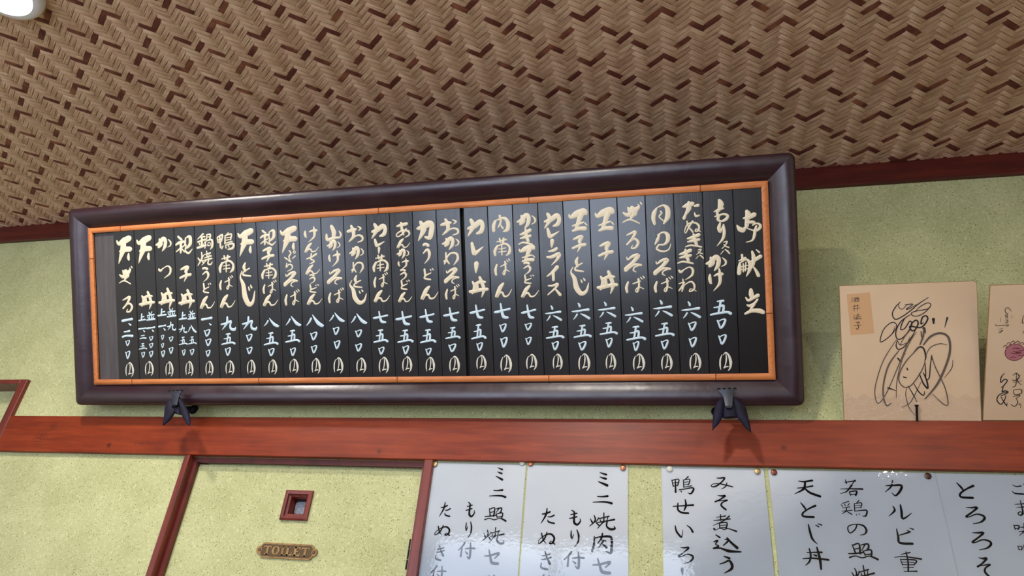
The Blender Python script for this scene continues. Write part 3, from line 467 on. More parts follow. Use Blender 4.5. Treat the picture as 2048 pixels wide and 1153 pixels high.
# ================================================================ the room
WY = 1.412                                   # face of the plastered wall; trims stand proud at 1.40
FY = 1.400
B_TOP, B_BOT = CZ + .5075, CZ + .4126        # the long beam
X0, X1, YB = -3.3, 2.2, -1.8
def struct(mb, name, mats, parent=None, **k):
    o = mb.build(name, mats, parent, **k)
    if parent is None: o['kind'] = 'structure'
    return o
mb = MB(); mb.box(X0 - .1, X1 + .1, YB - .1, 1.6, -.1, 0); struct(mb, 'floor', MAT['floor'])
JL0, JL1, JR0, JR1 = -1.1538, -1.1395, -.5445, -.5249
LFX = -1.728; LFZ = CZ + .6125
mb = MB()                                    # wall with its two door openings
mb.box(X0, -2.62, WY, 1.6, 0, CEIL); mb.box(-2.62, LFX, WY, 1.6, LFZ, CEIL)
mb.box(LFX, JL0, WY, 1.6, 0, CEIL); mb.box(JL0, JR1, WY, 1.6, B_BOT, CEIL); mb.box(JR1, X1, WY, 1.6, 0, CEIL)
struct(mb, 'wall_back', MAT['plaster'])
mb = MB(); mb.box(X0 - .1, X0, YB, 1.6, 0, CEIL); struct(mb, 'wall_left', MAT['side'])
mb = MB(); mb.box(X1, X1 + .1, YB, 1.6, 0, CEIL); struct(mb, 'wall_right', MAT['side'])
# shop front behind the camera
WIN = [(-3.15, -2.3), (-1.72, .02)]; WZ0, WZ1 = .45, 2.36
mb = MB()
xs = [X0] + [a for p in WIN for a in p] + [X1]
for i in range(0, len(xs), 2): mb.box(xs[i], xs[i + 1], YB - .1, YB, 0, CEIL)
for a, b in WIN: mb.box(a, b, YB - .1, YB, 0, WZ0); mb.box(a, b, YB - .1, YB, WZ1, CEIL)
struct(mb, 'wall_front', MAT['room'])
for i, (a, b) in enumerate(WIN):
    mb = MB(); t = .035
    mb.box(a, b, YB - .06, YB + .01, WZ0, WZ0 + t); mb.box(a, b, YB - .06, YB + .01, WZ1 - t, WZ1)
    n = 1 if i == 0 else 2
    for k in range(n + 1):
        x = a + (b - a - t) * k / n; mb.box(x, x + t, YB - .06, YB + .01, WZ0 + t, WZ1 - t)
    fr = struct(mb, 'window_%d' % (i + 1), MAT['panelw'])
    for k in range(n):
        x = a + (b - a - t) * k / n
        mb = MB(); mb.box(x + t, x + (b - a - t) / n, YB - .04, YB - .034, WZ0 + t, WZ1 - t); mb.build('pane', MAT['day'], fr)
# ---------------------------------------------------------------- woven ceiling
mb = MB(); mb.box(X0, X1, YB, 1.6, CEIL + .0045, CEIL + .06)
ceiling = struct(mb, 'ceiling', MAT['ceil'])
cs, sn = .00952, .00709                       # one weave cell along x and y
OX, OY = -.333 - cs, .870 - sn
SX0, SX1, SY0, SY1 = -2.33, 1.02, .47, FY + .004
P = lambda i, j: (OX + (i + j) * cs, OY + (j - i) * sn)
HW = 2 * cs * sn / math.hypot(cs, sn) * .448  # half width of a strip
Lc = math.hypot(cs, sn)
def weave(kind, idx):
    """strip running over three, under three crossing strips"""
    dx, dy = (cs / Lc, sn / Lc) if kind == 'a' else (cs / Lc, -sn / Lc)
    # the cells inside the covered rectangle
    rng = []
    for k in range(-420, 420):
        x, y = P(idx, k) if kind == 'a' else P(k, idx)
        if SX0 < x < SX1 and SY0 < y < SY1: rng.append(k)
    if len(rng) < 2: return None
    nx, ny = -dy, dx
    rows, uv = [], []
    tilt = random.uniform(-.0002, .0002)
    for k in range(rng[0], rng[-1] + 1):
        x, y = P(idx, k) if kind == 'a' else P(k, idx)
        ph = (idx + k) % 6
        top = ph < 3 if kind == 'a' else ph >= 3
        p3 = ph % 3
        if top:
            smp = {0: ((-.49, -.0002), (-.38, -.0009)), 1: ((0, -.0012),), 2: ((.38, -.0009), (.49, -.0002))}[p3]
        else: smp = ((0, .0016),)
        for t, z in smp:
            cx, cy = x + dx * Lc * t, y + dy * Lc * t
            cy = min(cy, SY1)
            zz = CEIL + z
            e = HW * 1.0
            rows.append([(cx + nx * e, cy + ny * e, zz + .0010), (cx + nx * e, cy + ny * e, zz + tilt + .0003), (cx, cy, zz), (cx - nx * e, cy - ny * e, zz - tilt + .0003), (cx - nx * e, cy - ny * e, zz + .0010)])
            uv += [((k + t) * Lc, 0), ((k + t) * Lc, 0), ((k + t) * Lc, .5), ((k + t) * Lc, 1), ((k + t) * Lc, 1)]
    m_ = MB(); m_.grid(rows)
    dark = (idx % 8 == 0) if kind == 'a' else (idx % 8 == 4)
    mat = MAT['strip_d'] if dark else MAT['strip_' + kind]
    o = m_.build('weft_strip' if kind == 'a' else 'warp_strip', mat, ceiling, uv=uv)
    o.data.shade_smooth(); o.data.set_sharp_from_angle(angle=1.0)
    return o
cnt = [0, 0]
for i in range(-220, 320):
    if weave('a', i): cnt[0] += 1
for j in range(-320, 320):
    if weave('b', j): cnt[1] += 1
print('strips', cnt)
# ---------------------------------------------------------------- trims
def trim(n, x0, x1, y0, y1, z0, z1, mat):
    mb = MB(); c = .0012
    b = [(x0, z0), (x1, z0), (x1, z1), (x0, z1)]
    # front bevelled box facing -y
    mb.bbox(x0, x1, z0, z1, -y1, -y0, c)
    mb.v = [(x, -z, y) for x, y, z in mb.v]
    return struct(mb, 'trim_%d' % n, mat)
trim(1, LFX + .0002, X1, FY, WY + .002, B_BOT, B_TOP, MAT['red_wood'])
trim(2, X0, X1, FY, WY + .002, CZ + 1.0925, CEIL + .003, MAT['dark_wood'])
trim(3, JL0, JL1, FY, 1.50, 0, B_BOT, MAT['red_wood_v'])
trim(4, JR0, JR1, FY, 1.50, 0, B_BOT, MAT['red_wood_v'])
trim(5, LFX - .023, LFX, FY, 1.55, 0, LFZ, MAT['red_wood_v'])
trim(6, -2.62, LFX - .023, FY, 1.55, LFZ - .013, LFZ, MAT['red_wood_v'])
trim(7, -2.643, -2.62, FY, 1.55, 0, LFZ, MAT['red_wood_v'])
mb = MB(); mb.box(-2.62, LFX - .0232, 1.455, 1.475, 0, LFZ - .013)
door2 = struct(mb, 'door_2', MAT['plaster'])
# toilet door
DY = 1.433
mb = MB()
cw = [wall_at(px, py, DY) for px, py in ((575, 982), (628, 983.5), (615.5, 1043.5), (561, 1041))]
wx0, wx1 = (cw[0][0] + cw[3][0]) / 2, (cw[1][0] + cw[2][0]) / 2
wz1, wz0 = (cw[0][1] + cw[1][1]) / 2, (cw[2][1] + cw[3][1]) / 2
print('door window', wx0, wx1, wz0, wz1)
g = .006
dx0, dx1, dz1 = JL1 + .0005, JR0 - .0005, B_BOT - .014
hx0, hx1, hz0, hz1 = wx0 + g, wx1 - g, wz0 + g, wz1 - g
mb.box(dx0, hx0, DY, DY + .035, .01, dz1); mb.box(hx1, dx1, DY, DY + .035, .01, dz1)
mb.box(hx0, hx1, DY, DY + .035, .01, hz0); mb.box(hx0, hx1, DY, DY + .035, hz1, dz1)
door1 = struct(mb, 'door_1', MAT['plaster'])
for a in ((JL1, JL1 + .010, 0, B_BOT), (JR0 - .010, JR0, 0, B_BOT), (JL1 + .010, JR0 - .010, B_BOT - .0115, B_BOT)):
    mb = MB(); mb.box(a[0], a[1], 1.420, DY - .0012, a[2], a[3]); mb.build('door_stop', MAT['stop_wood'], door1)
def ring_piece(side, x0, x1, z0, z1, prof, y):
    """mitred moulding piece; prof = [(inset, proud)], y = surface plane"""
    C = {0: ((x0, z0), (x1, z0)), 1: ((x1, z0), (x1, z1)), 2: ((x1, z1), (x0, z1)), 3: ((x0, z1), (x0, z0))}[side]
    sg = {(x0, z0): (1, 1), (x1, z0): (-1, 1), (x1, z1): (-1, -1), (x0, z1): (1, -1)}
    rows = []
    for c in C:
        s = sg[c]; rows.append([(c[0] + s[0] * i, y - p, c[1] + s[1] * i) for i, p in prof])
    mb = MB(); mb.grid([r[::-1] for r in rows]); return mb
for s in range(4):
    mb = ring_piece(s, wx0, wx1, wz0, wz1, [(0, 0), (0, .006), (.0035, .008), (.0085, .0075), (.0095, .003), (.014, .0005), (.0155, -.004), (.0165, -.022)], DY)
    mb.build('window_moulding', MAT['red_wood_v'], door1, smooth=25)
mb = MB(); mb.box(wx0 + .01, wx1 - .01, DY + .022, DY + .026, wz0 + .01, wz1 - .01); mb.build('window_backing', MAT['black'], door1)
rr = lambda x0, x1, y0, y1, r, n=5: [(cx + r * math.cos(a0 + k * math.pi / 2 / n), cy + r * math.sin(a0 + k * math.pi / 2 / n))
     for cx, cy, a0 in ((x1 - r, y1 - r, 0), (x0 + r, y1 - r, math.pi / 2), (x0 + r, y0 + r, math.pi), (x1 - r, y0 + r, 1.5 * math.pi)) for k in range(n + 1)]
mb = MB(); mb.prism(rr(wx0 + .0185, wx1 - .0165, wz0 + .0175, wz1 - .0205, .006), -(DY + .0218), -(DY + .0175)); mb.v = [(x, -z, y) for x, y, z in mb.v]
mb.build('frosted_pane', MAT['frost'], door1, label='small frosted pane with rounded corners in the toilet door')
for zc in (wall_at(824, 1110, 1.42)[1],):
    for k in range(3):
        mb = MB(); mb.cyl(JR0 - .0125, -1.4195, zc - .03 + k * .0205, zc - .03 + k * .0205 + .0195, .0019, n=10); mb.v = [(x, -y, z) for x, y, z in mb.v]
        mb.f = [f[::-1] for f in mb.f]
        mb.build('hinge_knuckle', MAT['iron_d'], door1)
# ================================================================ menu board
board = empty('menu_board', BO, TH, label='long framed black menu board of hand-lettered planks tilted under the woven ceiling', category='menu board')
BW, BH = 1.7265, .4985
prof = [(0, -.040), (0, -.006), (.0015, -.002), (.006, .0012), (.014, .003), (.022, .0022), (.030, -.0006), (.038, -.0052), (.045, -.0105), (.0485, -.0135), (.0505, -.0142), (.0508, -.03)]
def ringpt(i, s):
    """points along the rounded-corner rectangle inset by s, corner i, 5 arc samples"""
    r = max(.014 - s, .0); cx = (r + s) if i in (0, 3) else BW - r - s; cy = (r + s) if i in (0, 1) else BH - r - s
    a0 = {0: math.pi, 1: 1.5 * math.pi, 2: 0, 3: .5 * math.pi}[i]
    return [(cx + r * math.cos(a0 + k * math.pi / 8), cy + r * math.sin(a0 + k * math.pi / 8)) for k in range(5)]
for i in range(4):
    j = (i + 1) % 4; cols = []
    for s, z in prof:
        a = ringpt(i, s)[2:]; b = ringpt(j, s)[:3]
        mid = [(a[-1][0] + (b[0][0] - a[-1][0]) * t, a[-1][1] + (b[0][1] - a[-1][1]) * t) for t in (.1, .3, .5, .7, .9)]
        cols.append([(x, y, z) for x, y in a + mid + b])
    rows = [[c[k] for c in cols] for k in range(len(cols[0]))]
    mb = MB(); mb.grid(rows); mb.build('frame_rail', MAT['frame'], board, smooth=50)
mb = MB(); mb.box(.02, BW - .02, .02, BH - .02, -.036, -.026); mb.build('backing_board', MAT['black'], board)
# bamboo edging, mitred, with its nodes
e0, e1 = .0512, .0635
tx0, tx1, ty0, ty1 = .0512, BW - .0516, .0512, BH - .0518
tw = .0125
q = lambda px, py: tilted_at(px, py, BO, TH, -.008)
nodes = {'t': [240, 483, 756, 1057, 1399.7], 'b': [264, 517.7, 794.5, 1098, 1432], 'l': [(165, 519)], 'r': [(1545, 627)]}
def edging(a, b, inward, nodal, mat):
    L = math.hypot(b[0] - a[0], b[1] - a[1]); d = ((b[0] - a[0]) / L, (b[1] - a[1]) / L)
    rows = []
    ts = sorted([0, L] + [t + o for t in nodal for o in (-.004, -.0012, 0, .0012, .004)])
    for t in ts:
        row = []
        for w_, z in ((0, -.012), (0, -.0092), (.0025, -.0078), (.0062, -.0072), (.010, -.0078), (tw, -.0092), (tw, -.014)):
            tt = min(max(t, w_), L - w_)
            dz = 0
            for nd in nodal:
                if abs(t - nd) < 1e-6: dz = -.0012
                elif abs(abs(t - nd) - .0012) < 1e-6: dz = .0003
            row.append((a[0] + d[0] * tt + inward[0] * w_, a[1] + d[1] * tt + inward[1] * w_, z + dz))
        rows.append(row)
    mb = MB(); mb.grid(rows)
    # orient outwards
    o = mb.build('bamboo_edging', mat, board, smooth=50)
    for nd in nodal:
        m2 = MB(); c = (a[0] + d[0] * nd, a[1] + d[1] * nd); hw = .0007
        p = [(c[0] - d[0] * hw, c[1] - d[1] * hw), (c[0] + d[0] * hw, c[1] + d[1] * hw),
             (c[0] + d[0] * hw + inward[0] * tw, c[1] + d[1] * hw + inward[1] * tw), (c[0] - d[0] * hw + inward[0] * tw, c[1] - d[1] * hw + inward[1] * tw)]
        if inward[0] * d[1] - inward[1] * d[0] > 0: p = p[::-1]
        m2.prism(p, -.012, -.0076); m2.build('bamboo_node', MAT['node'], o)
yT = lambda px: q(px, 440)[0]
edging((tx0, ty1), (tx1, ty1), (0, -1), [tilted_at(px, 440 - (px - 200) * .07, BO, TH, -.008)[0] - tx0 for px in nodes['t']], MAT['bamboo_h'])
edging((tx1, ty0), (tx0, ty0), (0, 1), [tx1 - tilted_at(px, 764, BO, TH, -.008)[0] for px in nodes['b'][::-1]], MAT['bamboo_h'])
edging((tx0, ty0), (tx0, ty1), (1, 0), [q(*nodes['l'][0])[1] - ty0], MAT['bamboo'])
edging((tx1, ty1), (tx1, ty0), (-1, 0), [ty1 - q(*nodes['r'][0])[1]], MAT['bamboo'])
# planks
PX = [195.4, 235.2, 277, 317, 357, 397.6, 438, 479.6, 521.5, 564.5, 607, 651.4, 697, 743, 789, 835, 882.6, 931.2, 937.5, 986, 1035.8, 1086.6, 1137, 1190, 1245.5, 1302, 1359, 1417, 1478, 1539.5]
HZ = -.0125
PU = [tilted_at(px, 700, BO, TH, HZ)[0] for px in PX]
py0, py1 = ty0 + tw - .003, ty1 - tw + .003
names = ['天ざる', '天丼', 'かつ丼', '親子丼', '鍋焼うどん', '鴨南ばん', '天とじ', '親子南ばん', '天ぷらそば', 'けんちんうどん', '山かけそば', 'おかめとじ', 'カレー南ばん', 'あんかけうどん',
         '力うどん', 'おかめそば', 'カレー丼', '肉南ばん', 'かき玉うどん', 'カレーライス', '玉子とじ', '玉子丼', 'ざるそば', '月見そば', 'たぬき又ハきつね', 'もり又ハかけ', '御献立']
def glyph_strokes(ch, mapf):
    """the strokes of one character on the surface where it was measured, with its extent"""
    reg, data = GL[ch]; ox, oy, sc = REG[reg]
    px = abs(mapf(ox + 205, oy + 100)[0] - mapf(ox + 195, oy + 100)[0]) / 10 / sc
    st = [[tuple(mapf(ox + float(x) / sc, oy + float(y) / sc)) + (float(w_) * px,)
           for x, y, w_ in (t.split(',') for t in s.split(' '))] for s in data.split('|')]
    xs_ = [p[0] - p[2] / 2 for s in st for p in s] + [p[0] + p[2] / 2 for s in st for p in s]
    ys_ = [p[1] - p[2] / 2 for s in st for p in s] + [p[1] + p[2] / 2 for s in st for p in s]
    return st, (min(xs_), max(xs_), min(ys_), max(ys_))
CACHE = {}
def place(mb, ch, reg, box, mapf, key, z, dome, m, zi):
    if (ch, key) not in CACHE: CACHE[(ch, key)] = glyph_strokes(ch, mapf)
    st, (a0, a1, b0, b1) = CACHE[(ch, key)]
    ox, oy, sc = REG[reg]
    x0_, y0_, x1_, y1_ = box
    cx, cy = (x0_ + x1_) / 2, (y0_ + y1_) / 2
    L = mapf(ox + x0_ / sc, oy + cy / sc)[0]; Rr = mapf(ox + x1_ / sc, oy + cy / sc)[0]
    T = mapf(ox + cx / sc, oy + y0_ / sc)[1]; Bt = mapf(ox + cx / sc, oy + y1_ / sc)[1]
    if key == 'wall':   # upright boxes on a slanting view: remove the shear
        dd = mapf(ox + cx / sc, oy + y1_ / sc)[0] - mapf(ox + cx / sc, oy + y0_ / sc)[0]
        sh = abs(dd); L += sh / 2; Rr -= sh / 2
    fx = (Rr - L) / (a1 - a0); fy = (T - Bt) / (b1 - b0); fw = math.sqrt(abs(fx * fy))
    fw = min(fw, 1.3 * min(fx, fy))
    fw *= 1.22 if key == 'board' else (1.25 if len(st) > 8 else 1.5)
    for s in st:
        pts = [(L + (p[0] - a0) * fx, Bt + (p[1] - b0) * fy, p[2] * fw) for p in s]
        brush(mb, pts, z + zi[0], dome, m, sub=4); zi[0] += .00001
bmap = lambda px, py: tilted_at(px, py, BO, TH, HZ)
ribbed = {7, 8, 12, 13, 15, 16, 18, 19, 23, 24}
pi = 0
for k in range(29):
    if k == 17: continue                      # the wide joint in the middle
    u0, u1 = PU[k] + .0004, PU[k + 1] - .0004
    mb = MB(); jz = random.uniform(-.0004, .0004)
    mb.bbox(u0, u1, py0, py1, -.026, HZ + (0 if k else -.003) , .0008)
    if k == 0:
        mb.build('blank_plank', MAT['blank'], board, smooth=20, label='bare grey plank without writing at the left end'); continue
    pl = mb.build('menu_plank', MAT['lac2'] if (k - 1 if k < 18 else k - 2) in ribbed else MAT['lac1'], board, smooth=20)
    idx = k - 1 if k < 17 else k - 2
    pl['label'] = 'black lacquered plank lettered %s' % names[idx]
    zi = [0.0]
    secs = PLANKS[idx].split('/')
    for si, sec in enumerate(secs):
        if not sec: continue
        for ent in filter(None, sec.split(';')):
            mb = MB(); t = ent.split(); place(mb, t[0], t[1], [float(a) for a in t[2:]], bmap, 'board', HZ + .00005, .0006, 0, zi)
            mb.build(('character', 'numeral', 'yen_sign')[si], (MAT['cream'], MAT['white'], MAT['cream2'])[si], pl, smooth=60)
# ================================================================ wall posters
wmap = lambda px, py: wall_at(px, py, WY - .0006)
def up_origin(x, z): return (x, WY, z)
PW = [(868.5, 1054), (1055.5, 1257), (1321, 1528), (1534, 1869), (1871, None)]
plabels = ['white laminated poster beside the toilet door frame, first of the row',
           'white laminated poster butted against its neighbour left of the bare green strip',
           'white laminated poster just right of the bare green wall strip',
           'wide white laminated poster with three rows of black brush writing',
           'white laminated poster cut off by the right edge of the photo']
tops = [(915, 918), (919, 924), (927, 934), (932, 942), (943, 946)]
for i, (xa, xb) in enumerate(PW):
    x0_, zt = wall_at(xa, tops[i][0], WY)
    x1_ = wall_at(xb, tops[i][1], WY)[0] if xb else x0_ + .297
    zt = B_BOT - .0002 if i not in (2,) else wall_at(1420, 933, WY)[1]
    if i == 4: x0_ -= .01
    H = .42
    p = empty('poster', (x0_, WY, zt - H), 0.0, label=plabels[i], category='poster', group='laminated menu posters under the beam')
    W_ = x1_ - x0_; zo = .0004 + (.0009 if i == 3 else 0)
    mb = MB(); mb.box(.0012, W_ - .0012, .003, H - .0035, zo, zo + .0002); mb.build('paper', MAT['paper'], p)
    loc = lambda px, py, x0_=x0_, zb=zt - H: (lambda a: (a[0] - x0_, a[1] - zb))(wmap(px, py))
    for ent in filter(None, POSTERS[i].split(';')):
        t = ent.split(); CACHE.pop((t[0], 'wall'), None)
        m_ = MB(); place(m_, t[0], t[1], [float(a) for a in t[2:]], loc, 'wall', zo + .00024, 0, 0, [0.0])
        if all(-.002 < v_[0] < W_ + .002 and v_[1] > .002 for v_ in m_.v): m_.build('character', MAT['ink'], p)   # only what is on the sheet
    # laminate: a slightly bowed sheet, its clear margin standing past the paper
    mb = MB(); nx_, ny_ = 12, 16; rows = []
    for b in range(ny_ + 1):
        y_ = H * b / ny_
        rows.append([(W_ * a / nx_, y_, zo + .0009 + .0007 * math.sin(a / nx_ * math.pi) * (1 + .4 * math.sin(b * .8 + i))) for a in range(nx_ + 1)])
    mb.grid(rows); mb.build('laminate', MAT['film'], p, smooth=60)
# thumbtacks
TK = [(870, 929, 'brass_tack', 'brass thumbtack at the corner of the poster next to the toilet door jamb'),
      (1044.5, 926, 'pale_tack', 'pale clear thumbtack where the first two posters meet'),
      (1061, 928, 'copper_tack', 'copper thumbtack close beside the pale one, where the first two posters meet'),
      (1246, 936.5, 'copper_tack', 'copper thumbtack beside the bare green strip of wall, on its left'),
      (1339.5, 938.5, 'pale_tack', 'pale thumbtack just right of the bare green strip of wall'),
      (1514.6, 943.5, 'brass_tack', 'brass thumbtack left of the narrow slanting green gap between posters'),
      (1547.7, 945.6, 'brown_tack', 'brown thumbtack at the upper left corner of the wide poster'),
      (1855.8, 953, 'dark_tack', 'dark brown thumbtack at the upper right corner of the wide poster')]
for px, py, mt, lb in TK:
    x, z = wall_at(px, py, WY - .003)
    mb = MB(); prf = [(.0012, .0), (.0056, .0022), (.0060, .0028), (.0050, .0036), (.0030, .0042), (.0004, .0044)]
    rows = [[(r_ * math.cos(a * math.pi / 9), r_ * math.sin(a * math.pi / 9), h_) for a in range(18)] for r_, h_ in prf]
    mb.grid(rows, closed=True); mb.f = [f for f in mb.f]
    o = mb.build('thumbtack', TACK[mt], None, smooth=40); o.location = (x, WY - .0014, z); o.rotation_euler = (math.pi / 2, 0, 0)
    o['label'] = lb; o['category'] = 'thumbtack'; o['group'] = 'thumbtacks holding the posters'
# ================================================================ toilet plate
pc = [wall_at(*p_, DY - .002) for p_ in ((513.3, 1101), (635.5, 1105.5), (531, 1086), (625, 1090.3), (525, 1116.8), (617, 1121.3))]
pcx = (pc[0][0] + pc[1][0]) / 2; pw = (pc[1][0] - pc[0][0]) / 2; pz = (pc[2][1] + pc[3][1] + pc[4][1] + pc[5][1]) / 4
ph = ((pc[2][1] + pc[3][1]) - (pc[4][1] + pc[5][1])) / 4
print('plate', pcx, pz, pw, ph)
pl = empty('toilet_sign', (pcx, DY - .0004, pz), 0.0, label='aged brass door plate lettered TOILET, screwed below the small window', category='sign')
def plate(w_, h_, er):
    pts = []
    bx = w_ - er * 1.02
    def side(sgn):
        out = []
        out.append((sgn * (bx - .008), -sgn * h_)); out.append((sgn * (bx - .003), -sgn * (h_ - .004))); out.append((sgn * bx, -sgn * (er * 0.98)))
        for k in range(1, 10):
            a = -math.pi / 2 + math.pi * k / 10
            out.append((sgn * (w_ - er + er * math.cos(a)), sgn * er * math.sin(a)))
        out.append((sgn * bx, sgn * (er * 0.98))); out.append((sgn * (bx - .003), sgn * (h_ - .004))); out.append((sgn * (bx - .008), sgn * h_))
        return out
    return side(1) + side(-1)
mb = MB(); mb.prism(plate(pw, ph, .0085), 0, .0032); mb.prism(plate(pw - .0012, ph - .0012, .0073), .0032, .0038); mb.build('plate', MAT['brass'], pl)
iw, ih = pw - .0135, ph - .0042
def inner(w_, h_):
    n = .0035
    return [(w_ - n, -h_), (w_ - n * .3, -h_ + n), (w_ + .0012, -h_ * .45), (w_ - n * .5, 0), (w_ + .0012, h_ * .45), (w_ - n * .3, h_ - n), (w_ - n, h_),
            (-w_ + n, h_), (-w_ + n * .3, h_ - n), (-w_ - .0012, h_ * .45), (-w_ + n * .5, 0), (-w_ - .0012, -h_ * .45), (-w_ + n * .3, -h_ + n), (-w_ + n, -h_)]
mb = MB(); mb.prism(inner(iw + .0007, ih + .0007), .0038, .00395); mb.build('border_line', MAT['outline'], pl)
mb = MB(); mb.prism(inner(iw, ih), .0039, .0041); mb.build('field', MAT['brass_d'], pl)
def letters(mb, grow, z0, z1):
    H_ = ih * 1.5; y0_ = -H_ / 2; x = -iw + .006; s = H_ / 10
    W = {'T': 8, 'O': 8.4, 'I': 4.4, 'L': 7.2, 'E': 7.6}
    tot = sum(W[c] for c in 'TOILET') + 5 * .55; s_x = (2 * iw - .010) / tot
    x = -iw + .005
    for ch in 'TOILET':
        def rect(a0, b0, a1, b1):
            mb.prism([(x + a0 * s_x - grow, y0_ + b0 * s - grow), (x + a1 * s_x + grow, y0_ + b0 * s - grow), (x + a1 * s_x + grow, y0_ + b1 * s + grow), (x + a0 * s_x - grow, y0_ + b1 * s + grow)], z0, z1)
        if ch == 'T': rect(0, 8.6, 8, 10); rect(0, 7, .8, 8.6); rect(7.2, 7, 8, 8.6); rect(2.9, 0, 5.1, 8.6); rect(1.7, 0, 6.3, 1)
        elif ch == 'I': rect(1.1, 0, 3.3, 10); rect(0, 0, 4.4, 1); rect(0, 9, 4.4, 10)
        elif ch == 'L': rect(1.1, 0, 3.3, 10); rect(0, 0, 7, 1.3); rect(0, 9, 4.4, 10); rect(6.2, 1.3, 7, 3.4)
        elif ch == 'E': rect(1.1, 0, 3.3, 10); rect(0, 0, 7.2, 1.3); rect(0, 8.7, 7, 10); rect(3.3, 4.5, 5.4, 5.6); rect(6.4, 1.3, 7.2, 3.2); rect(6.2, 7, 7, 8.7)
        elif ch == 'O':
            cx_, cy_ = x + 4.1 * s_x, y0_ + 5 * s; n = 20; rows = []
            for rx, ry in ((4.1 * s_x + grow, 5.1 * s + grow), (1.9 * s_x - grow, 3.9 * s - grow)):
                rows.append([(cx_ + rx * math.cos(6.28318 * k / n), cy_ + ry * math.sin(6.28318 * k / n), z1) for k in range(n)])
            mb.grid([[(a, b, z0) for a, b, c in rows[0]], rows[0], rows[1], [(a, b, z0) for a, b, c in rows[1]]], closed=True)
        x += (W[ch] + .55) * s_x
mb = MB(); letters(mb, .0005, .0041, .0043); mb.build('letter_outline', MAT['outline'], pl)
mb = MB(); letters(mb, 0, .0043, .0052); mb.build('lettering', MAT['brass'], pl)
for sx in (-1, 1):
    mb = MB(); mb.cyl(sx * (pw - .0082), 0, .0038, .0044, .0032, n=14); s_ = mb.build('screw', MAT['outline'], pl)
    mb = MB(); mb.cyl(sx * (pw - .0082), 0, .0044, .0052, .0018, .0012, n=12); mb.build('screw_head', MAT['brass'], s_)
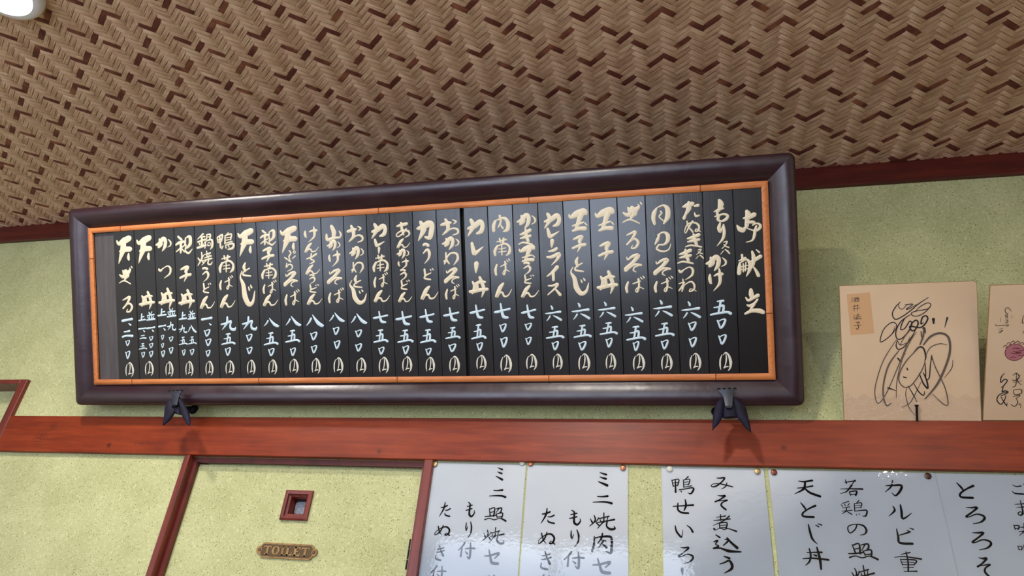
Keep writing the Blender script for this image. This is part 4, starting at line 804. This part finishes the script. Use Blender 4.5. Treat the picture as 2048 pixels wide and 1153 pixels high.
# ================================================================ frame hooks and cushions
def hook(ox, oy, sc, tongue, flaps, body, ears, bar, lh, lc, YT):
    """ox, oy, sc: enlarged region the outlines were measured on"""
    Q = lambda x, y, Y: wall_at(ox + x / sc, oy + y / sc, Y)
    base = Q(*tongue[0], YT)
    org = (base[0], WY, base[1] - .05)
    hk = empty('frame_hook', org, 0.0, label=lh, category='hook', group='iron hooks carrying the menu board')
    cu = empty('hook_cushion', org, 0.0, label=lc, category='cushion', group='navy cushions on the hooks')
    lz = lambda Y: WY - Y
    lp = lambda x, y, Y: (lambda a: (a[0] - org[0], a[1] - org[2]))(Q(x, y, Y))
    # tongue: front iron leaf, flaring to a scalloped crown
    mb = MB(); rows = []
    for L_, R_, dep in tongue_rows(tongue):
        a, b = lp(*L_, YT), lp(*R_, YT)
        rows.append([(a[0] + (b[0] - a[0]) * t, a[1] + (b[1] - a[1]) * t, lz(YT) + dep - .0012 * (2 * t - 1) ** 2) for t in (0, .25, .5, .75, 1)])
    back = [[(x, y, z - .0022) for x, y, z in r][::-1] for r in rows]
    mb.grid([r + b_ for r, b_ in zip(rows, back)], closed=True)
    mb.f.append(tuple(range(0, 10))); mb.m.append(0); n_ = len(mb.v); mb.f.append(tuple(range(n_ - 1, n_ - 11, -1))); mb.m.append(0)
    mb.build('hook_leaf', MAT['iron'], hk, smooth=40)
    top = tongue_rows(tongue)[0]
    for t in (.04, .34, .66, .96):            # the crown's curled tips
        a, b = lp(*top[0], YT), lp(*top[1], YT)
        x, y = a[0] + (b[0] - a[0]) * t, a[1] + (b[1] - a[1]) * t
        mb = MB(); mb.grid([[(x + dx_ * .0042 * (1 - k / 4.5) , y + .0004 + k * .0011 - .0006 * abs(dx_), lz(YT) + .002 + .0035 * math.sin(k * .75)) for dx_ in (-1, -.4, .4, 1)] for k in range(5)])
        m2 = [(x_, y_, z_ - .001) for x_, y_, z_ in mb.v]; b0 = len(mb.v); mb.v += m2; mb.f += [tuple(b0 + i_ for i_ in f[::-1]) for f in mb.f]; mb.m += list(mb.m)
        mb.build('crown_tip', MAT['iron'], hk, smooth=60)
    # arm reaching back under the frame to the wall plate
    aL = lp(*tongue[4], YT); aR = lp(*tongue[5], YT)
    mb = MB(); mb.box(aL[0] + .002, aR[0] - .002, aL[1] - .004, aL[1] + .0005, .05, lz(YT) + .0005); mb.build('hook_arm', MAT['iron_d'], hk)
    b0_, b1_ = lp(bar[0], bar[2], WY - .003), lp(bar[1], bar[3], WY - .003)
    mb = MB(); mb.box(b0_[0], b1_[0], b1_[1], b0_[1], .0002, .0024); mb.build('wall_plate', MAT['iron_d'], hk)
    for ex, ey, er in ears:
        x, y = lp(ex, ey, WY - .003); mb = MB(); mb.cyl(x, y, .0002, .003, er, er * .92, n=20); ear = mb.build('plate_ear', MAT['iron_d'], hk)
        mb = MB(); mb.cyl(x, y, .003, .0048, er * .34, er * .22, n=12); mb.build('screw', MAT['iron'], ear)
    # cushion: two hanging pointed flaps and the folded pad between them
    for nm, fl, yy, th in [('cushion_flap', flaps[0], YT + .008, .007), ('cushion_flap', flaps[1], YT + .008, .007), ('cushion_pad', body, YT + .014, .009)]:
        rows = []
        for L_, R_ in fl:
            a, b = lp(*L_, yy), lp(*R_, yy); c = ((a[0] + b[0]) / 2, (a[1] + b[1]) / 2); r = ((b[0] - a[0]) / 2, (b[1] - a[1]) / 2)
            ww = math.hypot(*r); th_ = min(th, ww * .6 + .0006)
            rows.append([(c[0] + r[0] * math.cos(k * math.pi / 7), c[1] + r[1] * math.cos(k * math.pi / 7), lz(yy) + th_ * math.sin(k * math.pi / 7) * (1 if k <= 7 else .6)) for k in range(14)])
        mb = MB(); mb.grid(rows, closed=True)
        mb.f.append(tuple(range(13, -1, -1))); mb.m.append(0); n_ = len(mb.v); mb.f.append(tuple(range(n_ - 14, n_))); mb.m.append(0)
        mb.build(nm, MAT['navy'], cu, smooth=70)
def tongue_rows(t):
    # t: crown L, crown R, neck L, neck R, foot L, foot R
    f = lambda a, b, s: (a[0] + (b[0] - a[0]) * s, a[1] + (b[1] - a[1]) * s)
    L0, R0, L1, R1, L2, R2 = t
    mx = lambda p, q_, bend: ((p[0] + q_[0]) / 2 + bend, (p[1] + q_[1]) / 2)
    w_ = R0[0] - L0[0]
    return [(L0, R0, .004), (f(L0, L1, .35)[0:2], f(R0, R1, .35), .0025), ((f(L0, L1, .62)[0] + w_ * .045, f(L0, L1, .62)[1]), (f(R0, R1, .62)[0] - w_ * .045, f(R0, R1, .62)[1]), .0012),
            (L1, R1, .0006), (f(L1, L2, .5), f(R1, R2, .5), .0003), (L2, R2, 0)]
hook(1380, 740, 7.208, [(408, 296), (655, 288), (486, 408), (616, 405), (510, 526), (612, 526)],
     [[((440, 412), (500, 400)), ((385, 480), (500, 440)), ((345, 580), (500, 520)), ((330, 660), (488, 600)), ((326, 730), (470, 690)), ((322, 800), (410, 790)), ((319, 860), (345, 855)), ((318, 884), (322, 884))],
      [((615, 400), (665, 402)), ((610, 440), (735, 470)), ((625, 520), (800, 545)), ((650, 610), (822, 610)), ((680, 690), (842, 690)), ((740, 770), (860, 765)), ((800, 845), (874, 835)), ((872, 900), (884, 905))]],
     [((480, 420), (640, 420)), ((440, 500), (690, 500)), ((430, 580), (710, 580)), ((445, 650), (700, 650)), ((470, 700), (690, 690))],
     [(378, 600, .0105)], (378, 700, 545, 660), 'black iron crown-topped hook under the right end of the menu board',
     'dark navy folded cloth cushion on the right hook of the menu board', 1.318)
hook(280, 760, 10.48, [(628, 258), (900, 246), (668, 350), (815, 345), (655, 528), (765, 532)],
     [[((600, 440), (690, 410)), ((555, 520), (690, 480)), ((525, 600), (740, 560)), ((515, 690), (760, 640)), ((505, 780), (720, 720)), ((490, 870), (640, 840)), ((480, 940), (560, 910)), ((478, 965), (500, 962))],
      [((800, 370), (850, 372)), ((790, 430), (900, 440)), ((820, 520), (950, 540)), ((842, 620), (1000, 620)), ((862, 720), (1040, 720)), ((915, 820), (1058, 810)), ((965, 905), (1058, 895)), ((1015, 968), (1052, 966))]],
     [((690, 420), (800, 420)), ((650, 500), (850, 500)), ((640, 580), (860, 580)), ((660, 650), (860, 660)), ((740, 715), (870, 735))],
     [(1108, 618, .0125)], (820, 1110, 560, 700), 'black iron crown-topped hook under the left end of the menu board, its screwed plate showing',
     'dark navy folded cloth cushion on the left hook of the menu board', 1.318)
# ================================================================ autograph cards
def pen(mb, s, org, th, reg, z, m=0, wf=1.0, zi=0.0):
    ox, oy, sc = reg
    for k, st in enumerate(s.split('|')):
        t = st.split(':'); w_ = float(t[0]) * wf; pts = [tuple(float(a) for a in p_.split(',')) for p_ in t[1].split(' ')]
        pp = []
        for i, p_ in enumerate(pts):
            u_, v_ = tilted_at(ox + p_[0] / sc, oy + p_[1] / sc, org, th, z)
            e_ = (.55 if i in (0, len(pts) - 1) else 1) if len(p_) < 3 else 1
            ww = (p_[2] if len(p_) > 2 else w_) / sc * .00100 * e_
            pp.append((u_, v_, ww))
        brush(mb, pp, z + .0002 + k * .000012 + zi, 0, m, sub=7)
TS = math.atan2(.14, .226)
blx, blz = wall_at(1688, 842, FY + .004)
SO = (blx, FY + .004, blz + .0005)
TRc = tilted_at(1948, 560, SO, TS); TLc = tilted_at(1672, 574, SO, TS); BRc = tilted_at(1962, 842, SO, TS)
print('card', TRc, TLc, BRc)
cw_, ch_ = (TRc[0] + BRc[0] - TLc[0]) / 2, (TRc[1] + TLc[1]) / 2
c1 = empty('autograph_card', SO, TS, label='square beige autograph card with tan name label and large looping signature', category='card')
def card(parent, w_, h_):
    mb = MB(); r = .006
    pts = [(0, 0), (w_, 0), (w_, h_ - r)] + [(w_ - r + r * math.cos(a), h_ - r + r * math.sin(a)) for a in (.4, .8, 1.2)] + [(w_ - r, h_), (0, h_)]
    mb.prism(pts, -.0022, 0); mb.build('card_board', MAT['card_edge'], parent)
    mb = MB(); c = .0008
    mb.prism([(x + (c if x < w_ / 2 else -c), y + (c if y < h_ / 2 else -c)) for x, y in pts], 0, .00015); mb.build('card_face', MAT['card'], parent)
card(c1, cw_, ch_)
lab = [tilted_at(px, py, SO, TS) for px, py in ((1693.2, 589.4), (1739.6, 585.2), (1748.2, 666.8), (1701.3, 670.4))]
mb = MB(); mb.prism(lab[::-1], .00015, .0005); nl = mb.build('name_label', MAT['label'], c1, label='small tan paper label with four handwritten characters')
kanji = ('2.6:200,200 207,207|2.6:197,213 203,219|2.6:195,234 207,222|2.6:212,205 250,198|2.6:215,211 218,233|2.6:215,211 250,206 247,231|2.6:218,231 248,229|2.6:227,203 226,216 220,222|2.6:238,202 238,213 246,216|2.4:221,222 245,220'
         '|2.8:207,264 252,256|2.8:205,282 258,275|2.8:221,252 216,298|2.8:240,250 241,296'
         '|2.6:213,325 220,332|2.6:210,340 217,346|2.6:211,361 222,347|2.6:230,329 258,322|2.6:226,341 267,334|2.6:245,315 244,338|2.6:244,340 228,354 262,351|2.6:258,344 271,357'
         '|2.8:228,382 254,376 241,392|2.8:241,392 249,412 239,429 230,421|2.8:215,405 268,397')
mb = MB(); pen(mb, kanji, SO, TS, (1648, 540, 3.603), .0005, wf=1.8); mb.build('handwriting', MAT['pen'], nl)
sig = ('6:345,105 305,145 276,205 300,252 350,235 430,180 500,120 585,65|4:332,108 332,150 362,166 402,130 455,124|5:380,128 450,124 395,165 425,160 482,124|5:470,185 520,140 578,112 604,132 560,188 500,222 452,222 440,198 482,182 560,168 600,150'
       '|6:430,212 350,270 308,350 312,412 350,420 402,370 442,300 425,268 382,330 346,334 378,250 432,212|8:428,340 440,290 480,260 496,290 470,342 442,348 428,312 520,322 574,262 570,225 534,234 520,290 540,282|5:300,312 270,380 192,442 172,430 200,342 258,285 300,284 312,320 278,376'
       '|6:318,430 308,480 330,510 382,482 442,402 470,350|5:405,450 345,472 318,430')
sig_l = ('4:310,425 200,600 140,780 125,880 145,965 182,948 240,850 330,640 425,400|7:330,520 245,640 202,790 198,910 225,988 265,970|4:480,360 405,480 345,640 312,800 308,925|5:505,490 400,600 342,700 332,780 378,832 440,812 520,700 552,620'
         '|10:540,470 600,400 682,370 750,402 768,500 742,620 662,800 555,932|4:560,562 600,492 680,460 742,472|5:610,560 642,660 722,830 750,958 738,988 690,960 620,890|4:430,340 380,400 340,470|9:545,330 536,400 510,470')
sig_d = ('9:450,547 500,492 540,500 560,560 558,600|6:552,600 560,700 562,762 590,752 600,650 610,560|9:505,715 540,800 577,842 570,780 540,710|7:458,800 500,870 540,902 552,868|6:408,820 450,890 485,957|4:402,828 390,900 420,1010 470,1072|4:520,790 470,890 422,970 355,1005|4:792,600 782,670 720,752'
         '|16:322,585 345,612|12:400,668 406,686|12:370,745 396,752|9:240,838,16 305,862,3|8:378,545 384,552|9:626,250,24 628,290,10|9:745,238,14 722,322,3|9:545,330,24 558,372,5|9:520,355 524,400|12:610,560 618,600')
mb = MB(); pen(mb, sig, SO, TS, (1720, 580, 4.27), .0002, wf=1.5); pen(mb, sig_d, SO, TS, (1720, 580, 4.27), .0002, zi=.0003, wf=1.4); pen(mb, sig_l, SO, TS, (1720, 580, 4.27), .0002, m=1, zi=.0006, wf=1.7)
mb.build('signature', [MAT['pen'], MAT['pen_l']], c1)
mb = MB(); rows = []
for b in range(9):
    y_ = -.001 + .05 * b / 8
    rows.append([(cw_ * a / 30, y_ * (1 if b < 8 else 1 + .12 * math.sin(a * 1.7)), .0022 + .0008 * math.sin(a * 2.3 + b) * math.sin(b * 1.1)) for a in range(31)])
mb.grid(rows); mb.build('plastic_wrap', MAT['wrap'], c1, smooth=60, label='crinkled clear plastic along the foot of the card')
# peg in front of the card's foot
pu, pv1 = tilted_at(1833, 812, SO, TS, .006); pv0 = .001
pg = empty('card_peg', SO, TS, label='short dark nail-like peg standing before the foot of the signed card', category='peg')
mb = MB(); mb.box(pu - .0017, pu + .0017, pv0, pv1, .0045, .0078); mb.build('peg_shaft', MAT['iron_d'], pg)
mb = MB(); mb.box(pu - .0032, pu + .0032, pv1 - .001, pv1 + .0016, .004, .0085); mb.build('peg_head', MAT['iron_d'], pg)
# second card, leaning further forward
blx2, blz2 = wall_at(1965.5, 842, FY + .004); S2 = (blx2, FY + .004, blz2 + .0005)
d = ray(1980, 571); sx = blx2 / d[0]; T2 = math.atan2(FY + .004 - d[1] * sx, CZ + d[2] * sx - S2[2])
print('second card tilt', math.degrees(T2), math.hypot(FY + .004 - d[1] * sx, CZ + d[2] * sx - S2[2]))
c2 = empty('autograph_card', S2, T2, label='beige card with a dark red round stamp and small scribbled signatures, at the right edge', category='card')
card(c2, .242, tilted_at(1980, 571, S2, T2)[1])
R2_ = (1960, 540, 3.603)
g2 = ('3:226,300 214,284 202,274 186,278 180,296 188,312 204,314|3:184,322 198,322 194,334 182,332 184,322|3:180,342 200,340 190,350|3:182,358 202,356|3:184,366 200,366 196,378 182,376|3:180,384 202,384|3:112,392 120,404 204,398 190,410|2.5:148,345 146,375|2.5:228,330 230,350|3:130,430 168,420|3:134,446 162,436 150,450 132,456'
      '|5:176,745 152,775 150,812 176,790 196,800 168,838 150,850|6:168,838 160,880 180,872 200,884 150,910|5:200,880 140,900 122,940 150,970 176,940 186,905|5:150,915 176,960 196,985|3:178,955 186,975|3:196,958 192,974 200,970'
      '|4:236,762 262,745 282,775 246,800 232,790|4:240,812 300,800|4:262,745 258,830 230,848|4:290,758 270,800 298,830|4:240,868 292,862 298,890 250,900 240,868|4:236,915 288,905 258,930|4:258,925 272,955 250,985 222,970|3:290,960 278,972 294,972 290,998|4:312,330 304,380 318,384|4:308,440 318,462')
gs = g2.split('|')
for nm, part in (('script_note', gs[:13]), ('signature', gs[13:19]), ('signature', gs[19:-3]), ('numeral', gs[-3:-2]), ('pen_mark', gs[-2:-1]), ('pen_mark', gs[-1:])):
    mb = MB(); pen(mb, '|'.join(part), S2, T2, R2_, .0002, wf=1.4); mb.build(nm, MAT['pen'], c2)
su, sv = tilted_at(1960 + 250 / 3.603, 540 + 595 / 3.603, S2, T2)
mb = MB(); rad = .0165; n_ = 28
mb.prism([(su + rad * .96 * math.cos(6.28318 * k / n_), sv + rad * .96 * math.sin(6.28318 * k / n_)) for k in range(n_)], .00015, .00025); 
st = mb.build('red_stamp', MAT['seal_l'], c2, label='dark red round ink stamp')
mb = MB()
mb.grid([[(su + r_ * math.cos(6.28318 * k / n_), sv + r_ * math.sin(6.28318 * k / n_), .0003) for k in range(n_)] for r_ in (rad, rad * .93)], closed=True)
random.seed(3)
for k in range(9):
    a = random.uniform(0, 6.28); r_ = rad * random.uniform(.15, .7); x, y = su + r_ * math.cos(a), sv + r_ * math.sin(a)
    brush(mb, [(x - .005, y + random.uniform(-.003, .003), .0008), (x, y + random.uniform(-.003, .003), .0016), (x + .005, y + random.uniform(-.003, .003), .0008)], .0003 + k * .00001, 0)
for k in range(5):
    a = 1.0 + k * .38; x, y = su + (rad + .003) * math.cos(a), sv + (rad + .003) * math.sin(a)
    brush(mb, [(x - .0035, y - .001, .001), (x, y + .0025, .0014), (x + .0035, y - .001, .001), (x, y - .002, .001)], .0004 + k * .00001, 0)
mb.build('stamp_lines', MAT['seal'], st)
# ================================================================ ceiling lamps
for i, (x, y) in enumerate(LAMPS_AND_FILL[:2]):
    r0 = .0795
    lb = ['round white ceiling lamp, lit, in the upper left corner of the photo', 'round white ceiling lamp out of frame above the menu board'][i]
    l = empty('ceiling_lamp', (x, y, CEIL), None, label=lb, category='lamp')
    mb = MB(); n_ = 48
    prf = [(.074, -.001), (.0785, -.004), (.0785, -.013), (.0765, -.018), (.070, -.0215), (.062, -.023), (.061, -.0205)]
    mb.grid([[(r_ * math.cos(6.28318 * k / n_), r_ * math.sin(6.28318 * k / n_), z_) for k in range(n_)] for r_, z_ in prf], closed=True)
    mb.build('lamp_rim', MAT['lamp_rim'], l, smooth=40)
    mb = MB(); mb.cyl(0, 0, -.0205, -.019, .0615, n=48); mb.build('lamp_diffuser', MAT['lit'], l)
